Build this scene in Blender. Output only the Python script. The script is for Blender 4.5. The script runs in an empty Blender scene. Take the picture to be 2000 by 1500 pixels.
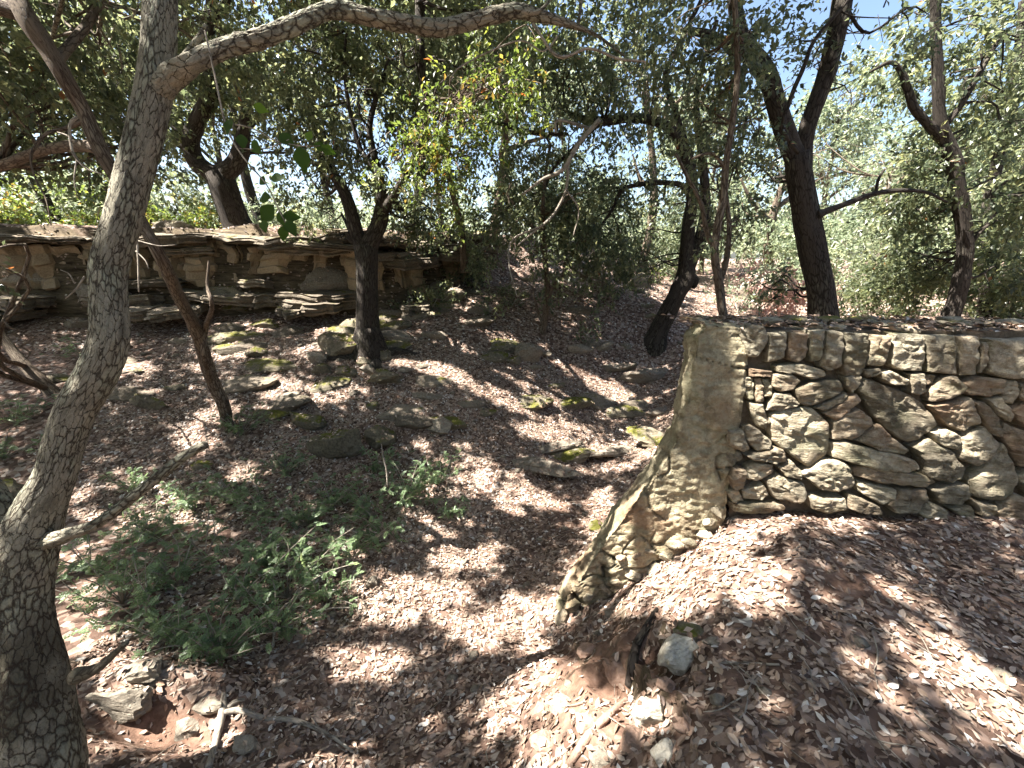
import bpy, bmesh, math, time
import numpy as np
from mathutils import Vector, Matrix
T0 = time.time()
rng = np.random.default_rng(11)
R = math.radians
sc = bpy.context.scene
COL = sc.collection

# ------------------------------------------------------------------ camera
F_PX, PITCH, EYE = 780.0, R(17.8), 1.6
cam_d = bpy.data.cameras.new('camera'); cam = bpy.data.objects.new('camera', cam_d); COL.objects.link(cam)
cam_d.sensor_width = 36.0; cam_d.lens = 36.0 * F_PX / 2000.0
cam_d.clip_start = 0.05; cam_d.clip_end = 900
cam.location = (0, 0, EYE); cam.rotation_euler = (R(90) - PITCH, 0, 0)
sc.camera = cam
# ------------------------------------------------------------------ light
SUN_EL = R(58); SUN_H = np.array([0.985, 0.10]); SUN_H /= np.linalg.norm(SUN_H)
SUN_DIR = np.array([SUN_H[0] * math.cos(SUN_EL), SUN_H[1] * math.cos(SUN_EL), -math.sin(SUN_EL)])  # way the light travels
world = bpy.data.worlds.new('World'); sc.world = world; world.use_nodes = True
wn = world.node_tree.nodes; bg = wn['Background']
sky = wn.new('ShaderNodeTexSky'); sky.sky_type = 'NISHITA'; sky.sun_disc = False
sky.sun_elevation = SUN_EL; sky.sun_rotation = math.atan2(-SUN_H[0], -SUN_H[1]); sky.dust_density = 2.0; sky.air_density = 1.0
world.node_tree.links.new(sky.outputs[0], bg.inputs[0]); bg.inputs[1].default_value = 0.05
sun_d = bpy.data.lights.new('sun', 'SUN'); sun_d.energy = 5.0; sun_d.angle = R(0.5); sun_d.color = (1.0, 0.95, 0.87)
sun = bpy.data.objects.new('sun', sun_d); COL.objects.link(sun)
sun.rotation_euler = Vector(SUN_DIR).to_track_quat('-Z', 'Y').to_euler()
sc.view_settings.view_transform = 'Standard'; sc.view_settings.look = 'None'
sc.view_settings.exposure = 2.75; sc.view_settings.gamma = 1.0; sc.view_settings.use_curve_mapping = False
cy = sc.cycles
cy.max_bounces = 6; cy.diffuse_bounces = 2; cy.glossy_bounces = 2; cy.transmission_bounces = 3; cy.transparent_max_bounces = 4
cy.caustics_reflective = False; cy.caustics_refractive = False; cy.sample_clamp_indirect = 6
cy.use_denoising = True; cy.use_adaptive_sampling = True; cy.adaptive_threshold = 0.02
try:
    cy.denoiser = 'OPENIMAGEDENOISE'; cy.denoising_input_passes = 'RGB_ALBEDO_NORMAL'; cy.denoising_prefilter = 'ACCURATE'
except Exception: pass

# ------------------------------------------------------------------ projection
def ray(px, py):
    u = (np.asarray(px, float) - 1000) / F_PX; v = (750 - np.asarray(py, float)) / F_PX
    return np.stack([u, math.cos(PITCH) + v * math.sin(PITCH), -math.sin(PITCH) + v * math.cos(PITCH)], -1)
ORI = np.array([0, 0, EYE])
def PD(px, py, d): return ORI + ray(px, py) * d
def PY(px, py, y): r = ray(px, py); return ORI + r * (y / r[1])
def PZ(px, py, z): r = ray(px, py); return ORI + r * ((z - EYE) / r[2])
def PXP(P):
    P = np.asarray(P, float) - ORI
    d = P[..., 1] * math.cos(PITCH) - P[..., 2] * math.sin(PITCH); up = P[..., 1] * math.sin(PITCH) + P[..., 2] * math.cos(PITCH)
    return 1000 + F_PX * P[..., 0] / d, 750 - F_PX * up / d, d

# ------------------------------------------------------------------ noise
def _h(ix, iy, iz, s=0):
    n = (ix.astype(np.int64) * 73856093) ^ (iy.astype(np.int64) * 19349663) ^ (iz.astype(np.int64) * 83492791) ^ (s * 2654435761)
    n = (n ^ (n >> 13)) * 1274126177 & 0x7fffffff
    n = (n ^ (n >> 15)) * 668265263 & 0x7fffffff
    return (n & 0xffff) / 65535.0
def vnoise(P, s=0):
    P = np.asarray(P, float); i = np.floor(P).astype(np.int64); f = P - i; f = f * f * (3 - 2 * f); r = 0
    for a in (0, 1):
        for b in (0, 1):
            for c in (0, 1):
                w = (f[..., 0] if a else 1 - f[..., 0]) * (f[..., 1] if b else 1 - f[..., 1]) * (f[..., 2] if c else 1 - f[..., 2])
                r = r + w * _h(i[..., 0] + a, i[..., 1] + b, i[..., 2] + c, s)
    return r * 2 - 1
def fbm(P, o=4, s=0, g=0.5):
    r = 0; a = 1
    for k in range(o):
        r = r + a * vnoise(P * 2 ** k + 17.3 * k, s + k); a *= g
    return r
def p3(x, y, z=0.0): x = np.asarray(x, float); return np.stack([x, np.asarray(y, float) + 0 * x, z + 0 * x], -1)
def worley(P, s=0):
    P = np.asarray(P, float); i = np.floor(P).astype(np.int64); F1 = np.full(P.shape[:-1], 9.0); F2 = F1.copy()
    for a in (-1, 0, 1):
        for b in (-1, 0, 1):
            for c in (-1, 0, 1):
                j = i + np.array([a, b, c])
                q = np.stack([_h(j[..., 0], j[..., 1], j[..., 2], s + k) for k in range(3)], -1) + j
                d = np.linalg.norm(q - P, axis=-1)
                F2 = np.where(d < F1, F1, np.minimum(F2, d)); F1 = np.minimum(F1, d)
    return F1, F2
def sst(a, b, x): t = np.clip((x - a) / (b - a), 0, 1); return t * t * (3 - 2 * t)

# ------------------------------------------------------------------ terrain
ctl = [PZ(*c) for c in [
    (1250,1480,-.22),(1450,1400,-.06),(1500,1480,-.02),(1990,1480,0),(1990,1040,0),(1700,1000,0),(1470,1010,0),(1430,1150,-.05),(1340,1130,-.28),(1260,1180,-.48),
    (1160,1215,-.75),(1060,1260,-.92),(1150,1350,-.52),(1000,1280,-.92),(1060,1480,-.52),(900,1480,-.78),(700,1480,-.86),(500,1450,-.80),(250,1450,-.66),(100,1400,-.6),
    (700,1200,-1.02),(900,1180,-1.05),(1000,1100,-1.08),(1120,1020,-1.10),(1230,930,-1.0),(700,1000,-.98),(300,1000,-.80),(100,1000,-.72),
    (1000,900,-.88),(700,850,-.66),(400,850,-.50),(100,850,-.4),(1290,800,-.72),(1000,750,-.32),(1250,720,-.35),(720,700,.08),(400,700,.08),(50,700,.10),(1290,672,.0),
    (1000,640,.35),(700,590,.62),(300,600,.62),(50,600,.62),(1390,600,.30),(1150,570,.75),(900,560,.92)]]
ctl += [np.array(c, float) for c in [(0,0,-.05),(1.2,0,0),(3,0,0),(-1.5,0,-.35),(0,-3,0),(-4,0,-.6),(-4,-4,-.4),(6,-4,0),(6,1.5,.02),(2.6,3.2,.12),(5,3.2,.12),(3.2,5,.2),(6,6,.3),
    (5,9,.42),(9,9,.5),(9,3,.2),(-9,3,-.2),(-9,6,.4),(-9,9,.9),(-5,9,.9),(-2,11,1.1),(2,9,1.0),(2,12,1.25),(5,13,.7),(8,14,.5),(-8,14,1.1),(-12,0,-.2),(0,15,1.3),(12,14,.6),(12,0,.1),(-14,12,1.)]]
ctl = np.array(ctl)
def _tps(r2): return np.where(r2 > 1e-12, r2 * np.log(np.maximum(r2, 1e-12)), 0)
_n = len(ctl); _A = np.zeros((_n + 3, _n + 3)); _d2 = ((ctl[:, None, :2] - ctl[None, :, :2]) ** 2).sum(-1)
_A[:_n, :_n] = _tps(_d2) + np.eye(_n) * 0.02; _A[:_n, _n] = 1; _A[:_n, _n + 1:] = ctl[:, :2]; _A[_n:, :_n] = _A[:_n, _n:].T
_W = np.linalg.solve(_A, np.concatenate([ctl[:, 2], [0, 0, 0]]))
def ledge_y(x): return np.interp(x, [-12, -7, -4, -2.3, -1, 1, 3, 5, 8], [7.0, 7.5, 7.7, 8.0, 9.4, 10.8, 12.2, 14, 18])
def height0(x, y):
    x = np.asarray(x, float); y = np.asarray(y, float); shp = x.shape; x = x.ravel(); y = y.ravel(); z = np.empty_like(x)
    for k in range(0, len(x), 40000):
        xx = x[k:k + 40000]; yy = y[k:k + 40000]
        z[k:k + 40000] = _tps((xx[:, None] - ctl[None, :, 0]) ** 2 + (yy[:, None] - ctl[None, :, 1]) ** 2) @ _W[:_n] + _W[_n] + _W[_n + 1] * xx + _W[_n + 2] * yy
    far = sst(12, 18, np.hypot(x, y - 4))
    z = z * (1 - far) + far * np.clip(0.2 + 0.05 * y, -.3, 1.0)
    plat = np.interp(x, [-12, 0, 2.5, 5, 8], [2.06, 2.06, 2.0, 1.5, .8])
    w = np.interp(x, [-3, -1, 1, 5], [.16, .7, 2.0, 3.5])
    t = sst(-0.2, 1.0, (y - ledge_y(x)) / w)
    z = z * (1 - t) + np.maximum(plat, z) * t
    z = z - 0.0 - sst(26, 120, y) * 3
    return z.reshape(shp)
def path_mask(x, y):   # bare red soil
    m = np.exp(-(((x - 0.42) / .30) ** 2 + ((y - 1.5) / .45) ** 2)) * 1.0
    m = np.maximum(m, .85 * np.exp(-(((x - 1.64) / .22) ** 2 + ((y - 1.58) / .13) ** 2)))
    m = np.maximum(m, .25 * np.exp(-(((x - 1.2) / .30) ** 2 + ((y - 2.2) / .12) ** 2)))
    m = np.maximum(m, 1.0 * np.exp(-(((x + 1.86) / .34) ** 2 + ((y - 1.45) / .12) ** 2)))
    m = np.maximum(m, .5 * np.exp(-(((x - 0.6) / .35) ** 2 + ((y - 3.6) / .5) ** 2)))
    return m
def bumps(x, y):
    d = np.hypot(x, y)
    b = .05 * fbm(p3(x * .9, y * .9), 3, 3) + .022 * fbm(p3(x * 4, y * 4), 3, 9)
    pm = path_mask(x, y)
    slope = np.exp(-(((x - .5) / .4) ** 2 + ((y - 1.5) / .6) ** 2))
    ridg = (1 - np.abs(vnoise(p3(x * 4.2 + y * 1.3, y * 3.1 - x * 2.0, 3.3), 21))) ** 2
    ridg2 = (1 - np.abs(vnoise(p3(x * 9 + y * 2, y * 7 - x * 3, 8.3), 25))) ** 2
    b = b + slope * (.17 * ridg + .06 * ridg2 - .12) + .012 * pm * vnoise(p3(x * 22, y * 22), 5)
    b = b + .07 * sst(5, 9, d) * np.abs(fbm(p3(x * 1.1, y * 1.7, 2), 3, 14))
    b = b * np.clip(1 - np.exp(-((y - 7.9) / .8) ** 2) * 0, 0, 1)
    # undercut red hollow by the big oak
    b = b - .14 * np.exp(-(((x + 1.86) / .32) ** 2 + ((y - 1.42) / .10) ** 2)) + .12 * np.exp(-(((x + 1.95) / .36) ** 2 + ((y - 1.66) / .11) ** 2))
    return b
def sinh_axis(lo, hi, c, n, a):
    t = np.linspace(-1, 1, n); s = np.sinh(a * t) / math.sinh(a)
    return np.where(s < 0, c + s * (c - lo), c + s * (hi - c))
GX = sinh_axis(-320, 320, 0.0, 350, 7.2); GY = sinh_axis(-300, 500, 2.2, 350, 7.6)
XX, YY = np.meshgrid(GX, GY)
ZZ = height0(XX, YY) + bumps(XX, YY)
def height(x, y):
    x = np.asarray(x, float); y = np.asarray(y, float)
    i = np.clip(np.searchsorted(GX, x) - 1, 0, len(GX) - 2); j = np.clip(np.searchsorted(GY, y) - 1, 0, len(GY) - 2)
    a = np.clip((x - GX[i]) / (GX[i + 1] - GX[i]), 0, 1); b = np.clip((y - GY[j]) / (GY[j + 1] - GY[j]), 0, 1)
    return (ZZ[j, i] * (1 - a) * (1 - b) + ZZ[j, i + 1] * a * (1 - b) + ZZ[j + 1, i] * (1 - a) * b + ZZ[j + 1, i + 1] * a * b)
def ground_hit(px, py):
    r = ray(px, py); r = r.reshape(-1, 3); t = np.full(len(r), .3); done = np.zeros(len(r), bool); res = ORI + r * 40
    for k in range(700):
        P = ORI + r * t[:, None]; hit = (~done) & (P[:, 2] <= height(P[:, 0], P[:, 1]))
        res[hit] = P[hit]; done |= hit
        if done.all(): break
        t = t + .012 + t * .006
    return res

# ------------------------------------------------------------------ mesh helpers
def tag(o, label=None, cat=None, group=None, kind=None):
    if label: o['label'] = label
    if cat: o['category'] = cat
    if group: o['group'] = group
    if kind: o['kind'] = kind
    return o
def mesh(name, V, F, mat, parent=None, smooth=True, tint=None, pattr=None, link=True, sharp=None):
    """V (n,3); F: list of int arrays (m,k)"""
    me = bpy.data.meshes.new(name); V = np.asarray(V, np.float32); me.vertices.add(len(V)); me.vertices.foreach_set('co', V.ravel())
    F = [np.asarray(f, np.int32) for f in F if len(f)]
    nl = sum(f.size for f in F); npoly = sum(len(f) for f in F)
    me.loops.add(nl); me.loops.foreach_set('vertex_index', np.concatenate([f.ravel() for f in F]))
    tot = np.concatenate([np.full(len(f), f.shape[1], np.int32) for f in F]); st = np.concatenate([[0], np.cumsum(tot)[:-1]]).astype(np.int32)
    me.polygons.add(npoly); me.polygons.foreach_set('loop_start', st)
    try: me.polygons.foreach_set('loop_total', tot)
    except Exception: pass
    me.polygons.foreach_set('use_smooth', np.full(npoly, smooth, bool))
    if tint is not None:
        a = me.attributes.new('tint', 'FLOAT', 'FACE'); a.data.foreach_set('value', np.asarray(tint, np.float32))
    if pattr is not None:
        for k, v in pattr.items():
            v = np.asarray(v, np.float32)
            if v.ndim == 1: a = me.attributes.new(k, 'FLOAT', 'POINT'); a.data.foreach_set('value', v)
            else: a = me.attributes.new(k, 'FLOAT_VECTOR', 'POINT'); a.data.foreach_set('vector', v.ravel())
    me.update(calc_edges=True); me.materials.append(mat)
    if sharp: me.set_sharp_from_angle(angle=R(sharp))
    o = bpy.data.objects.new(name, me)
    if link: COL.objects.link(o)
    if parent: o.parent = parent; o.matrix_parent_inverse = parent.matrix_world.inverted()
    return o
def empty(name, loc=(0, 0, 0)):
    o = bpy.data.objects.new(name, None); COL.objects.link(o); o.location = loc; o.empty_display_size = .1
    o.matrix_world = Matrix.Translation(Vector(loc)); return o
class Acc:
    def __init__(s): s.V = []; s.F = {}; s.n = 0; s.A = []; s.T = {}
    def add(s, V, F, A=None, tint=None):
        V = np.asarray(V, float); s.V.append(V)
        for f in F:
            f = np.asarray(f); k = f.shape[1]; s.F.setdefault(k, []).append(f + s.n); s.T.setdefault(k, []).append(np.full(len(f), 0 if tint is None else 0.0) if tint is None or np.isscalar(tint) is False and False else np.broadcast_to(np.asarray(tint, float), (len(f),)))
        s.A.append(V if A is None else A); s.n += len(V)
    def build(s, name, mat, parent=None, smooth=True, tint=False, pattr=False):
        ks = sorted(s.F); F = [np.concatenate(s.F[k]) for k in ks]
        return mesh(name, np.concatenate(s.V), F, mat, parent, smooth, np.concatenate([np.concatenate(s.T[k]) for k in ks]) if tint else None,
                    {'uvw': np.concatenate(s.A)} if pattr else None)
def catmull(pts, n):
    pts = np.asarray(pts, float); m = len(pts); P = np.vstack([2 * pts[0] - pts[1], pts, 2 * pts[-1] - pts[-2]])
    seg = np.linalg.norm(np.diff(pts[:, :3], axis=0), axis=1); cum = np.concatenate([[0], np.cumsum(seg)]); t = np.linspace(0, cum[-1], n)
    i = np.clip(np.searchsorted(cum, t, side='right') - 1, 0, m - 2); u = ((t - cum[i]) / np.maximum(seg[i], 1e-9))[:, None]
    a, b, c, d = P[i], P[i + 1], P[i + 2], P[i + 3]
    return .5 * (2 * b + (c - a) * u + (2 * a - 5 * b + 4 * c - d) * u ** 2 + (-a + 3 * b - 3 * c + d) * u ** 3), t
def tube(pts, sides=10, n=None, rough=0.06, freq=3.0, seed=0, bark=0.0, cap=True, barkscale=20., step=None):
    """pts (m,4) xyz r -> V,F,uvw ; radius roughened, optional cracked bark relief"""
    pts = np.asarray(pts, float); L = np.linalg.norm(np.diff(pts[:, :3], axis=0), axis=1).sum()
    if n is None: n = max(3, int(L / (step or max(.02, pts[:, 3].mean() * .7))))
    C, t = catmull(pts, n); r = np.maximum(C[:, 3], .0006); C = C[:, :3]
    Tn = np.gradient(C, axis=0); Tn /= np.linalg.norm(Tn, axis=1)[:, None] + 1e-12
    ref = np.array([1., 0, 0]) if abs(Tn[0, 0]) < .8 else np.array([0, 1., 0]); N = np.empty_like(C); N[0] = np.cross(Tn[0], ref); N[0] /= np.linalg.norm(N[0])
    for k in range(1, n):
        v = N[k - 1] - Tn[k] * (N[k - 1] @ Tn[k]); N[k] = v / (np.linalg.norm(v) + 1e-12)
    B = np.cross(Tn, N); th = np.linspace(0, 2 * math.pi, sides, endpoint=False); cs, sn = np.cos(th), np.sin(th)
    D = N[:, None] * cs[None, :, None] + B[:, None] * sn[None, :, None]
    rm = pts[:, 3].max(); U = np.stack([cs[None] * rm + 0 * t[:, None], sn[None] * rm + 0 * t[:, None], t[:, None] + 0 * cs[None]], -1) + seed * 1.37
    rr = r[:, None] * (1 + rough * fbm(U * np.array([freq, freq, freq * .45]) / max(rm, .02) * .5, 3, seed))
    if bark > 0:
        W = U * np.array([1, 1, .85]) + .012 * fbm(U * 30, 2, 7)[..., None]
        f1, f2 = worley(W * barkscale, 5); e = sst(0.02, .22, f2 - f1)
        f1, f2 = worley(W * barkscale * 2.3, 8); e2 = sst(0, .25, f2 - f1)
        amp = bark * np.clip(r / rm, .35, 1)[:, None]; rr = rr + amp * (e - 1) + amp * .35 * (e2 - 1) + amp * .25 * fbm(U * 60, 2, 4)
    V = C[:, None] + D * rr[..., None]; V = V.reshape(-1, 3); U = U.reshape(-1, 3)
    i = np.arange(n - 1)[:, None] * sides; j = np.arange(sides)[None]; jn = (j + 1) % sides
    Q = np.stack([i + j, i + jn, i + sides + jn, i + sides + j], -1).reshape(-1, 4); F = [Q]
    if cap:
        V = np.vstack([V, C[-1] + Tn[-1] * r[-1] * .25, C[0]]); U = np.vstack([U, U[-1], U[0]]); a = len(V) - 2; b = a + 1; k0 = (n - 1) * sides; jj = np.arange(sides)
        F.append(np.stack([k0 + jj, k0 + (jj + 1) % sides, np.full(sides, a)], -1)); F.append(np.stack([(jj + 1) % sides, jj, np.full(sides, b)], -1))
    return V, F, U
def unit(v): return v / (np.linalg.norm(v, axis=-1, keepdims=True) + 1e-12)
def leaves(C, D, Nn, L, W, hexa=False, curl=.12):
    D = unit(D); S = unit(np.cross(D, Nn)); U = np.cross(S, D); L = np.broadcast_to(L, (len(C),))[:, None]; W = np.broadcast_to(W, (len(C),))[:, None]; n = len(C)
    if not hexa:
        V = np.stack([C, C + D * L * .45 + S * W * .5 + U * L * curl, C + D * L, C + D * L * .45 - S * W * .5 + U * L * curl], 1).reshape(-1, 3)
        return V, [np.arange(n * 4).reshape(n, 4)]
    V = np.stack([C, C + D * L * .28 + S * W * .42 + U * L * curl * .8, C + D * L * .68 + S * W * .40 + U * L * curl, C + D * L - U * L * curl * .6,
                  C + D * L * .68 - S * W * .40 + U * L * curl, C + D * L * .28 - S * W * .42 + U * L * curl * .8], 1).reshape(-1, 3)
    b = np.arange(n)[:, None] * 6
    return V, [np.concatenate([b + [0, 1, 2, 3], b + [0, 3, 4, 5]], 0)]

# ------------------------------------------------------------------ materials
def mat(name):
    m = bpy.data.materials.new(name); m.use_nodes = True; nt = m.node_tree; return m, nt, nt.nodes, nt.nodes['Principled BSDF']
def ramp(nt, fac, stops):
    n = nt.nodes.new('ShaderNodeValToRGB'); e = n.color_ramp.elements
    while len(e) > 1: e.remove(e[-1])
    e[0].position = stops[0][0]; e[0].color = (*stops[0][1], 1)
    for p, c in stops[1:]: q = e.new(p); q.color = (*c, 1)
    nt.links.new(fac, n.inputs[0]); return n.outputs[0]
def tex(nt, kind, vec=None, **kw):
    n = nt.nodes.new('ShaderNodeTex' + kind)
    for k, v in kw.items():
        if k in n.inputs: n.inputs[k].default_value = v
        else: setattr(n, k, v)
    if vec is not None: nt.links.new(vec, n.inputs['Vector'])
    return n
def mix(nt, fac, a, b, mode='MIX'):
    n = nt.nodes.new('ShaderNodeMix'); n.data_type = 'RGBA'; n.blend_type = mode
    for s, v in ((n.inputs[0], fac), (n.inputs[6], a), (n.inputs[7], b)):
        if isinstance(v, bpy.types.NodeSocket): nt.links.new(v, s)
        elif isinstance(v, (int, float)): s.default_value = v
        else: s.default_value = (*v, 1)
    return n.outputs[2]
def mathn(nt, op, a, b=0.0, c=None):
    n = nt.nodes.new('ShaderNodeMath'); n.operation = op
    for s, v in zip(n.inputs, (a, b) if c is None else (a, b, c)):
        if isinstance(v, bpy.types.NodeSocket): nt.links.new(v, s)
        else: s.default_value = v
    return n.outputs[0]
def bump(nt, bsdf, h, strength, dist, prev=None):
    n = nt.nodes.new('ShaderNodeBump'); n.inputs['Strength'].default_value = strength; n.inputs['Distance'].default_value = dist
    nt.links.new(h, n.inputs['Height'])
    if prev is not None: nt.links.new(prev, n.inputs['Normal'])
    nt.links.new(n.outputs[0], bsdf.inputs['Normal']); return n.outputs[0]
def coord(nt, kind='Object'): return nt.nodes.new('ShaderNodeTexCoord').outputs[kind]
def attr(nt, name, out='Fac'): n = nt.nodes.new('ShaderNodeAttribute'); n.attribute_name = name; return n.outputs[out]
def mapping(nt, vec, scale=(1, 1, 1)):
    n = nt.nodes.new('ShaderNodeMapping'); n.inputs['Scale'].default_value = scale; nt.links.new(vec, n.inputs[0]); return n.outputs[0]
def geom_pos(nt): return nt.nodes.new('ShaderNodeNewGeometry').outputs['Position']
def objrand(nt): return nt.nodes.new('ShaderNodeObjectInfo').outputs['Random']

def leaf_mat(name, stops, trans=.35, rough=.42, spec=.5):
    m, nt, ns, b = mat(name); c = ramp(nt, attr(nt, 'tint'), stops)
    nt.links.new(c, b.inputs['Base Color']); b.inputs['Roughness'].default_value = rough; b.inputs['Specular IOR Level'].default_value = spec
    if trans > 0:
        t = ns.new('ShaderNodeBsdfTranslucent'); hs = ns.new('ShaderNodeHueSaturation'); hs.inputs['Saturation'].default_value = 1.15; hs.inputs['Value'].default_value = 2.1; hs.inputs['Hue'].default_value = .485
        nt.links.new(c, hs.inputs['Color']); nt.links.new(hs.outputs[0], t.inputs[0])
        mx = ns.new('ShaderNodeMixShader'); mx.inputs[0].default_value = trans; nt.links.new(b.outputs[0], mx.inputs[1]); nt.links.new(t.outputs[0], mx.inputs[2])
        nt.links.new(mx.outputs[0], ns['Material Output'].inputs[0])
    return m
M_LEAF = leaf_mat('oak_leaf', [(0, (.042, .055, .033)), (.45, (.085, .104, .056)), (.8, (.145, .162, .09)), (.97, (.19, .20, .10)), (1, (.24, .12, .05))], .5, .36, .6)
M_LEAFY = leaf_mat('oak_leaf_yellow_green', [(0, (.045, .07, .022)), (.5, (.09, .125, .038)), (.9, (.155, .185, .05)), (1, (.25, .12, .05))], .42)
M_LEAFHAZE = leaf_mat('oak_leaf_haze', [(0, (.10, .13, .085)), (.5, (.18, .215, .14)), (1, (.27, .29, .18))], .4)  # paler copy of the oak leaf; haze on far foliage put into colour
M_SHRUB = leaf_mat('mastic_leaflet', [(0, (.055, .09, .045)), (.5, (.12, .175, .085)), (.9, (.20, .275, .14)), (1, (.30, .37, .15))], .35, .38)
M_DRY = leaf_mat('dry_bush_leaf', [(0, (.36, .20, .15)), (1, (.60, .44, .36))], .3, .6)
M_BIG = leaf_mat('bramble_leaf', [(0, (.02, .045, .01)), (.6, (.045, .09, .018)), (1, (.14, .24, .04))], .5, .65, .25)
M_LIT = leaf_mat('fallen_leaf', [(0, (.055, .034, .026)), (.3, (.15, .098, .070)), (.55, (.275, .20, .15)), (.78, (.40, .315, .252)), (.92, (.32, .185, .115)), (1, (.52, .475, .43))], 0, .6, .35)

def ground_material():
    m, nt, ns, b = mat('leaf_mould_soil'); p = geom_pos(nt)
    n1 = tex(nt, 'Noise', p, Scale=1.1, Detail=5).outputs[0]; n2 = tex(nt, 'Noise', p, Scale=18, Detail=8, Roughness=.7).outputs[0]
    c = ramp(nt, n2, [(.3, (.035, .021, .016)), (.5, (.09, .052, .038)), (.68, (.19, .12, .09))])
    soil = ramp(nt, n2, [(.3, (.10, .058, .04)), (.6, (.23, .14, .10)), (.75, (.34, .24, .185))])
    f = mathn(nt, 'MULTIPLY', attr(nt, 'soil'), 1.25)
    f = mathn(nt, 'ADD', f, mathn(nt, 'MULTIPLY', mathn(nt, 'SUBTRACT', n1, .5), .5)); f.node.use_clamp = True
    c = mix(nt, f, c, soil)
    v = tex(nt, 'Voronoi', p, Scale=26); vc = v.outputs['Color']; sp = ns.new('ShaderNodeSeparateColor'); nt.links.new(vc, sp.inputs[0])
    lc = ramp(nt, sp.outputs[0], [(0, (.05, .031, .024)), (.5, (.18, .118, .09)), (.85, (.36, .27, .22)), (1, (.48, .43, .38))])
    inv = mathn(nt, 'SUBTRACT', 1.0, f); c = mix(nt, mathn(nt, 'MULTIPLY', inv, .75), c, lc)
    g = ns.new('ShaderNodeNewGeometry'); sx = ns.new('ShaderNodeSeparateXYZ'); nt.links.new(g.outputs['True Normal'], sx.inputs[0])
    n5 = tex(nt, 'Noise', mapping(nt, p, (1, 1, 7)), Scale=3, Detail=8, Roughness=.7).outputs[0]
    c = mix(nt, ramp(nt, sx.outputs[2], [(.45, (1, 1, 1)), (.62, (0, 0, 0))]), c, ramp(nt, n5, [(.35, (.03, .022, .015)), (.6, (.13, .10, .065)), (.75, (.21, .165, .11))]))
    nt.links.new(c, b.inputs['Base Color']); b.inputs['Roughness'].default_value = .95; b.inputs['Specular IOR Level'].default_value = .15
    h = mathn(nt, 'ADD', mathn(nt, 'MULTIPLY', n2, .6), mathn(nt, 'MULTIPLY', sp.outputs[1], .5))
    bump(nt, b, h, .7, .03); return m
def bark_material(name, plate, crack, scale=16, zs=.5, lichen=(.30, .30, .24), lf=.3, width=.10, stain=False):
    m, nt, ns, b = mat(name); u = attr(nt, 'uvw', 'Vector'); u = mapping(nt, u, (1, 1, zs))
    w = tex(nt, 'Noise', u, Scale=14, Detail=5, Roughness=.65); wv = ns.new('ShaderNodeVectorMath'); wv.operation = 'MULTIPLY_ADD'; wv.inputs[1].default_value = (.075, .075, .05)
    nt.links.new(w.outputs['Color'], wv.inputs[0]); nt.links.new(u, wv.inputs[2]); u2 = wv.outputs[0]
    v1 = tex(nt, 'Voronoi', u2, feature='DISTANCE_TO_EDGE', Scale=scale).outputs['Distance']
    v2 = tex(nt, 'Voronoi', u2, feature='DISTANCE_TO_EDGE', Scale=scale * 2.6).outputs['Distance']
    big = tex(nt, 'Noise', u, Scale=5, Detail=3).outputs[0]; fine = tex(nt, 'Noise', u, Scale=90, Detail=5, Roughness=.7).outputs[0]
    wd = mathn(nt, 'MULTIPLY', ramp(nt, big, [(.36, (.12, .12, .12)), (.62, (1, 1, 1))]), width * 1.6)
    e1 = mathn(nt, 'DIVIDE', v1, wd); e1.node.use_clamp = True
    e2 = mathn(nt, 'DIVIDE', v2, mathn(nt, 'MULTIPLY', big, .12)); e2.node.use_clamp = True
    e = mathn(nt, 'MULTIPLY', e1, mathn(nt, 'ADD', mathn(nt, 'MULTIPLY', e2, .35), .65))
    pl = mix(nt, fine, tuple(x * .72 for x in plate), tuple(min(1, x * 1.25) for x in plate))
    pl = mix(nt, ramp(nt, big, [(.5, (0, 0, 0)), (.62, (lf, lf, lf))]), pl, lichen)
    blot = tex(nt, 'Noise', u, Scale=9, Detail=6, Roughness=.7).outputs[0]; pl = mix(nt, ramp(nt, blot, [(.52, (0, 0, 0)), (.64, (.75, .75, .75))]), pl, tuple(x * .42 for x in plate))
    if stain:
        sp = ns.new('ShaderNodeSeparateXYZ'); nt.links.new(geom_pos(nt), sp.inputs[0]); zz = mathn(nt, 'ADD', sp.outputs[2], mathn(nt, 'MULTIPLY', mathn(nt, 'SUBTRACT', big, .5), .7))
        pl = mix(nt, ramp(nt, mathn(nt, 'MULTIPLY_ADD', zz, .5, .5), [(.38, (0, 0, 0)), (.47, (.8, .8, .8)), (.56, (.8, .8, .8)), (.68, (0, 0, 0))]), pl, (.06, .052, .036))
    col = mix(nt, e, crack, pl); nt.links.new(col, b.inputs['Base Color']); b.inputs['Roughness'].default_value = .9; b.inputs['Specular IOR Level'].default_value = .2
    h = mathn(nt, 'ADD', mathn(nt, 'MULTIPLY', e, 1.0), mathn(nt, 'MULTIPLY', fine, .35)); bump(nt, b, h, .8, .008); return m
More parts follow.
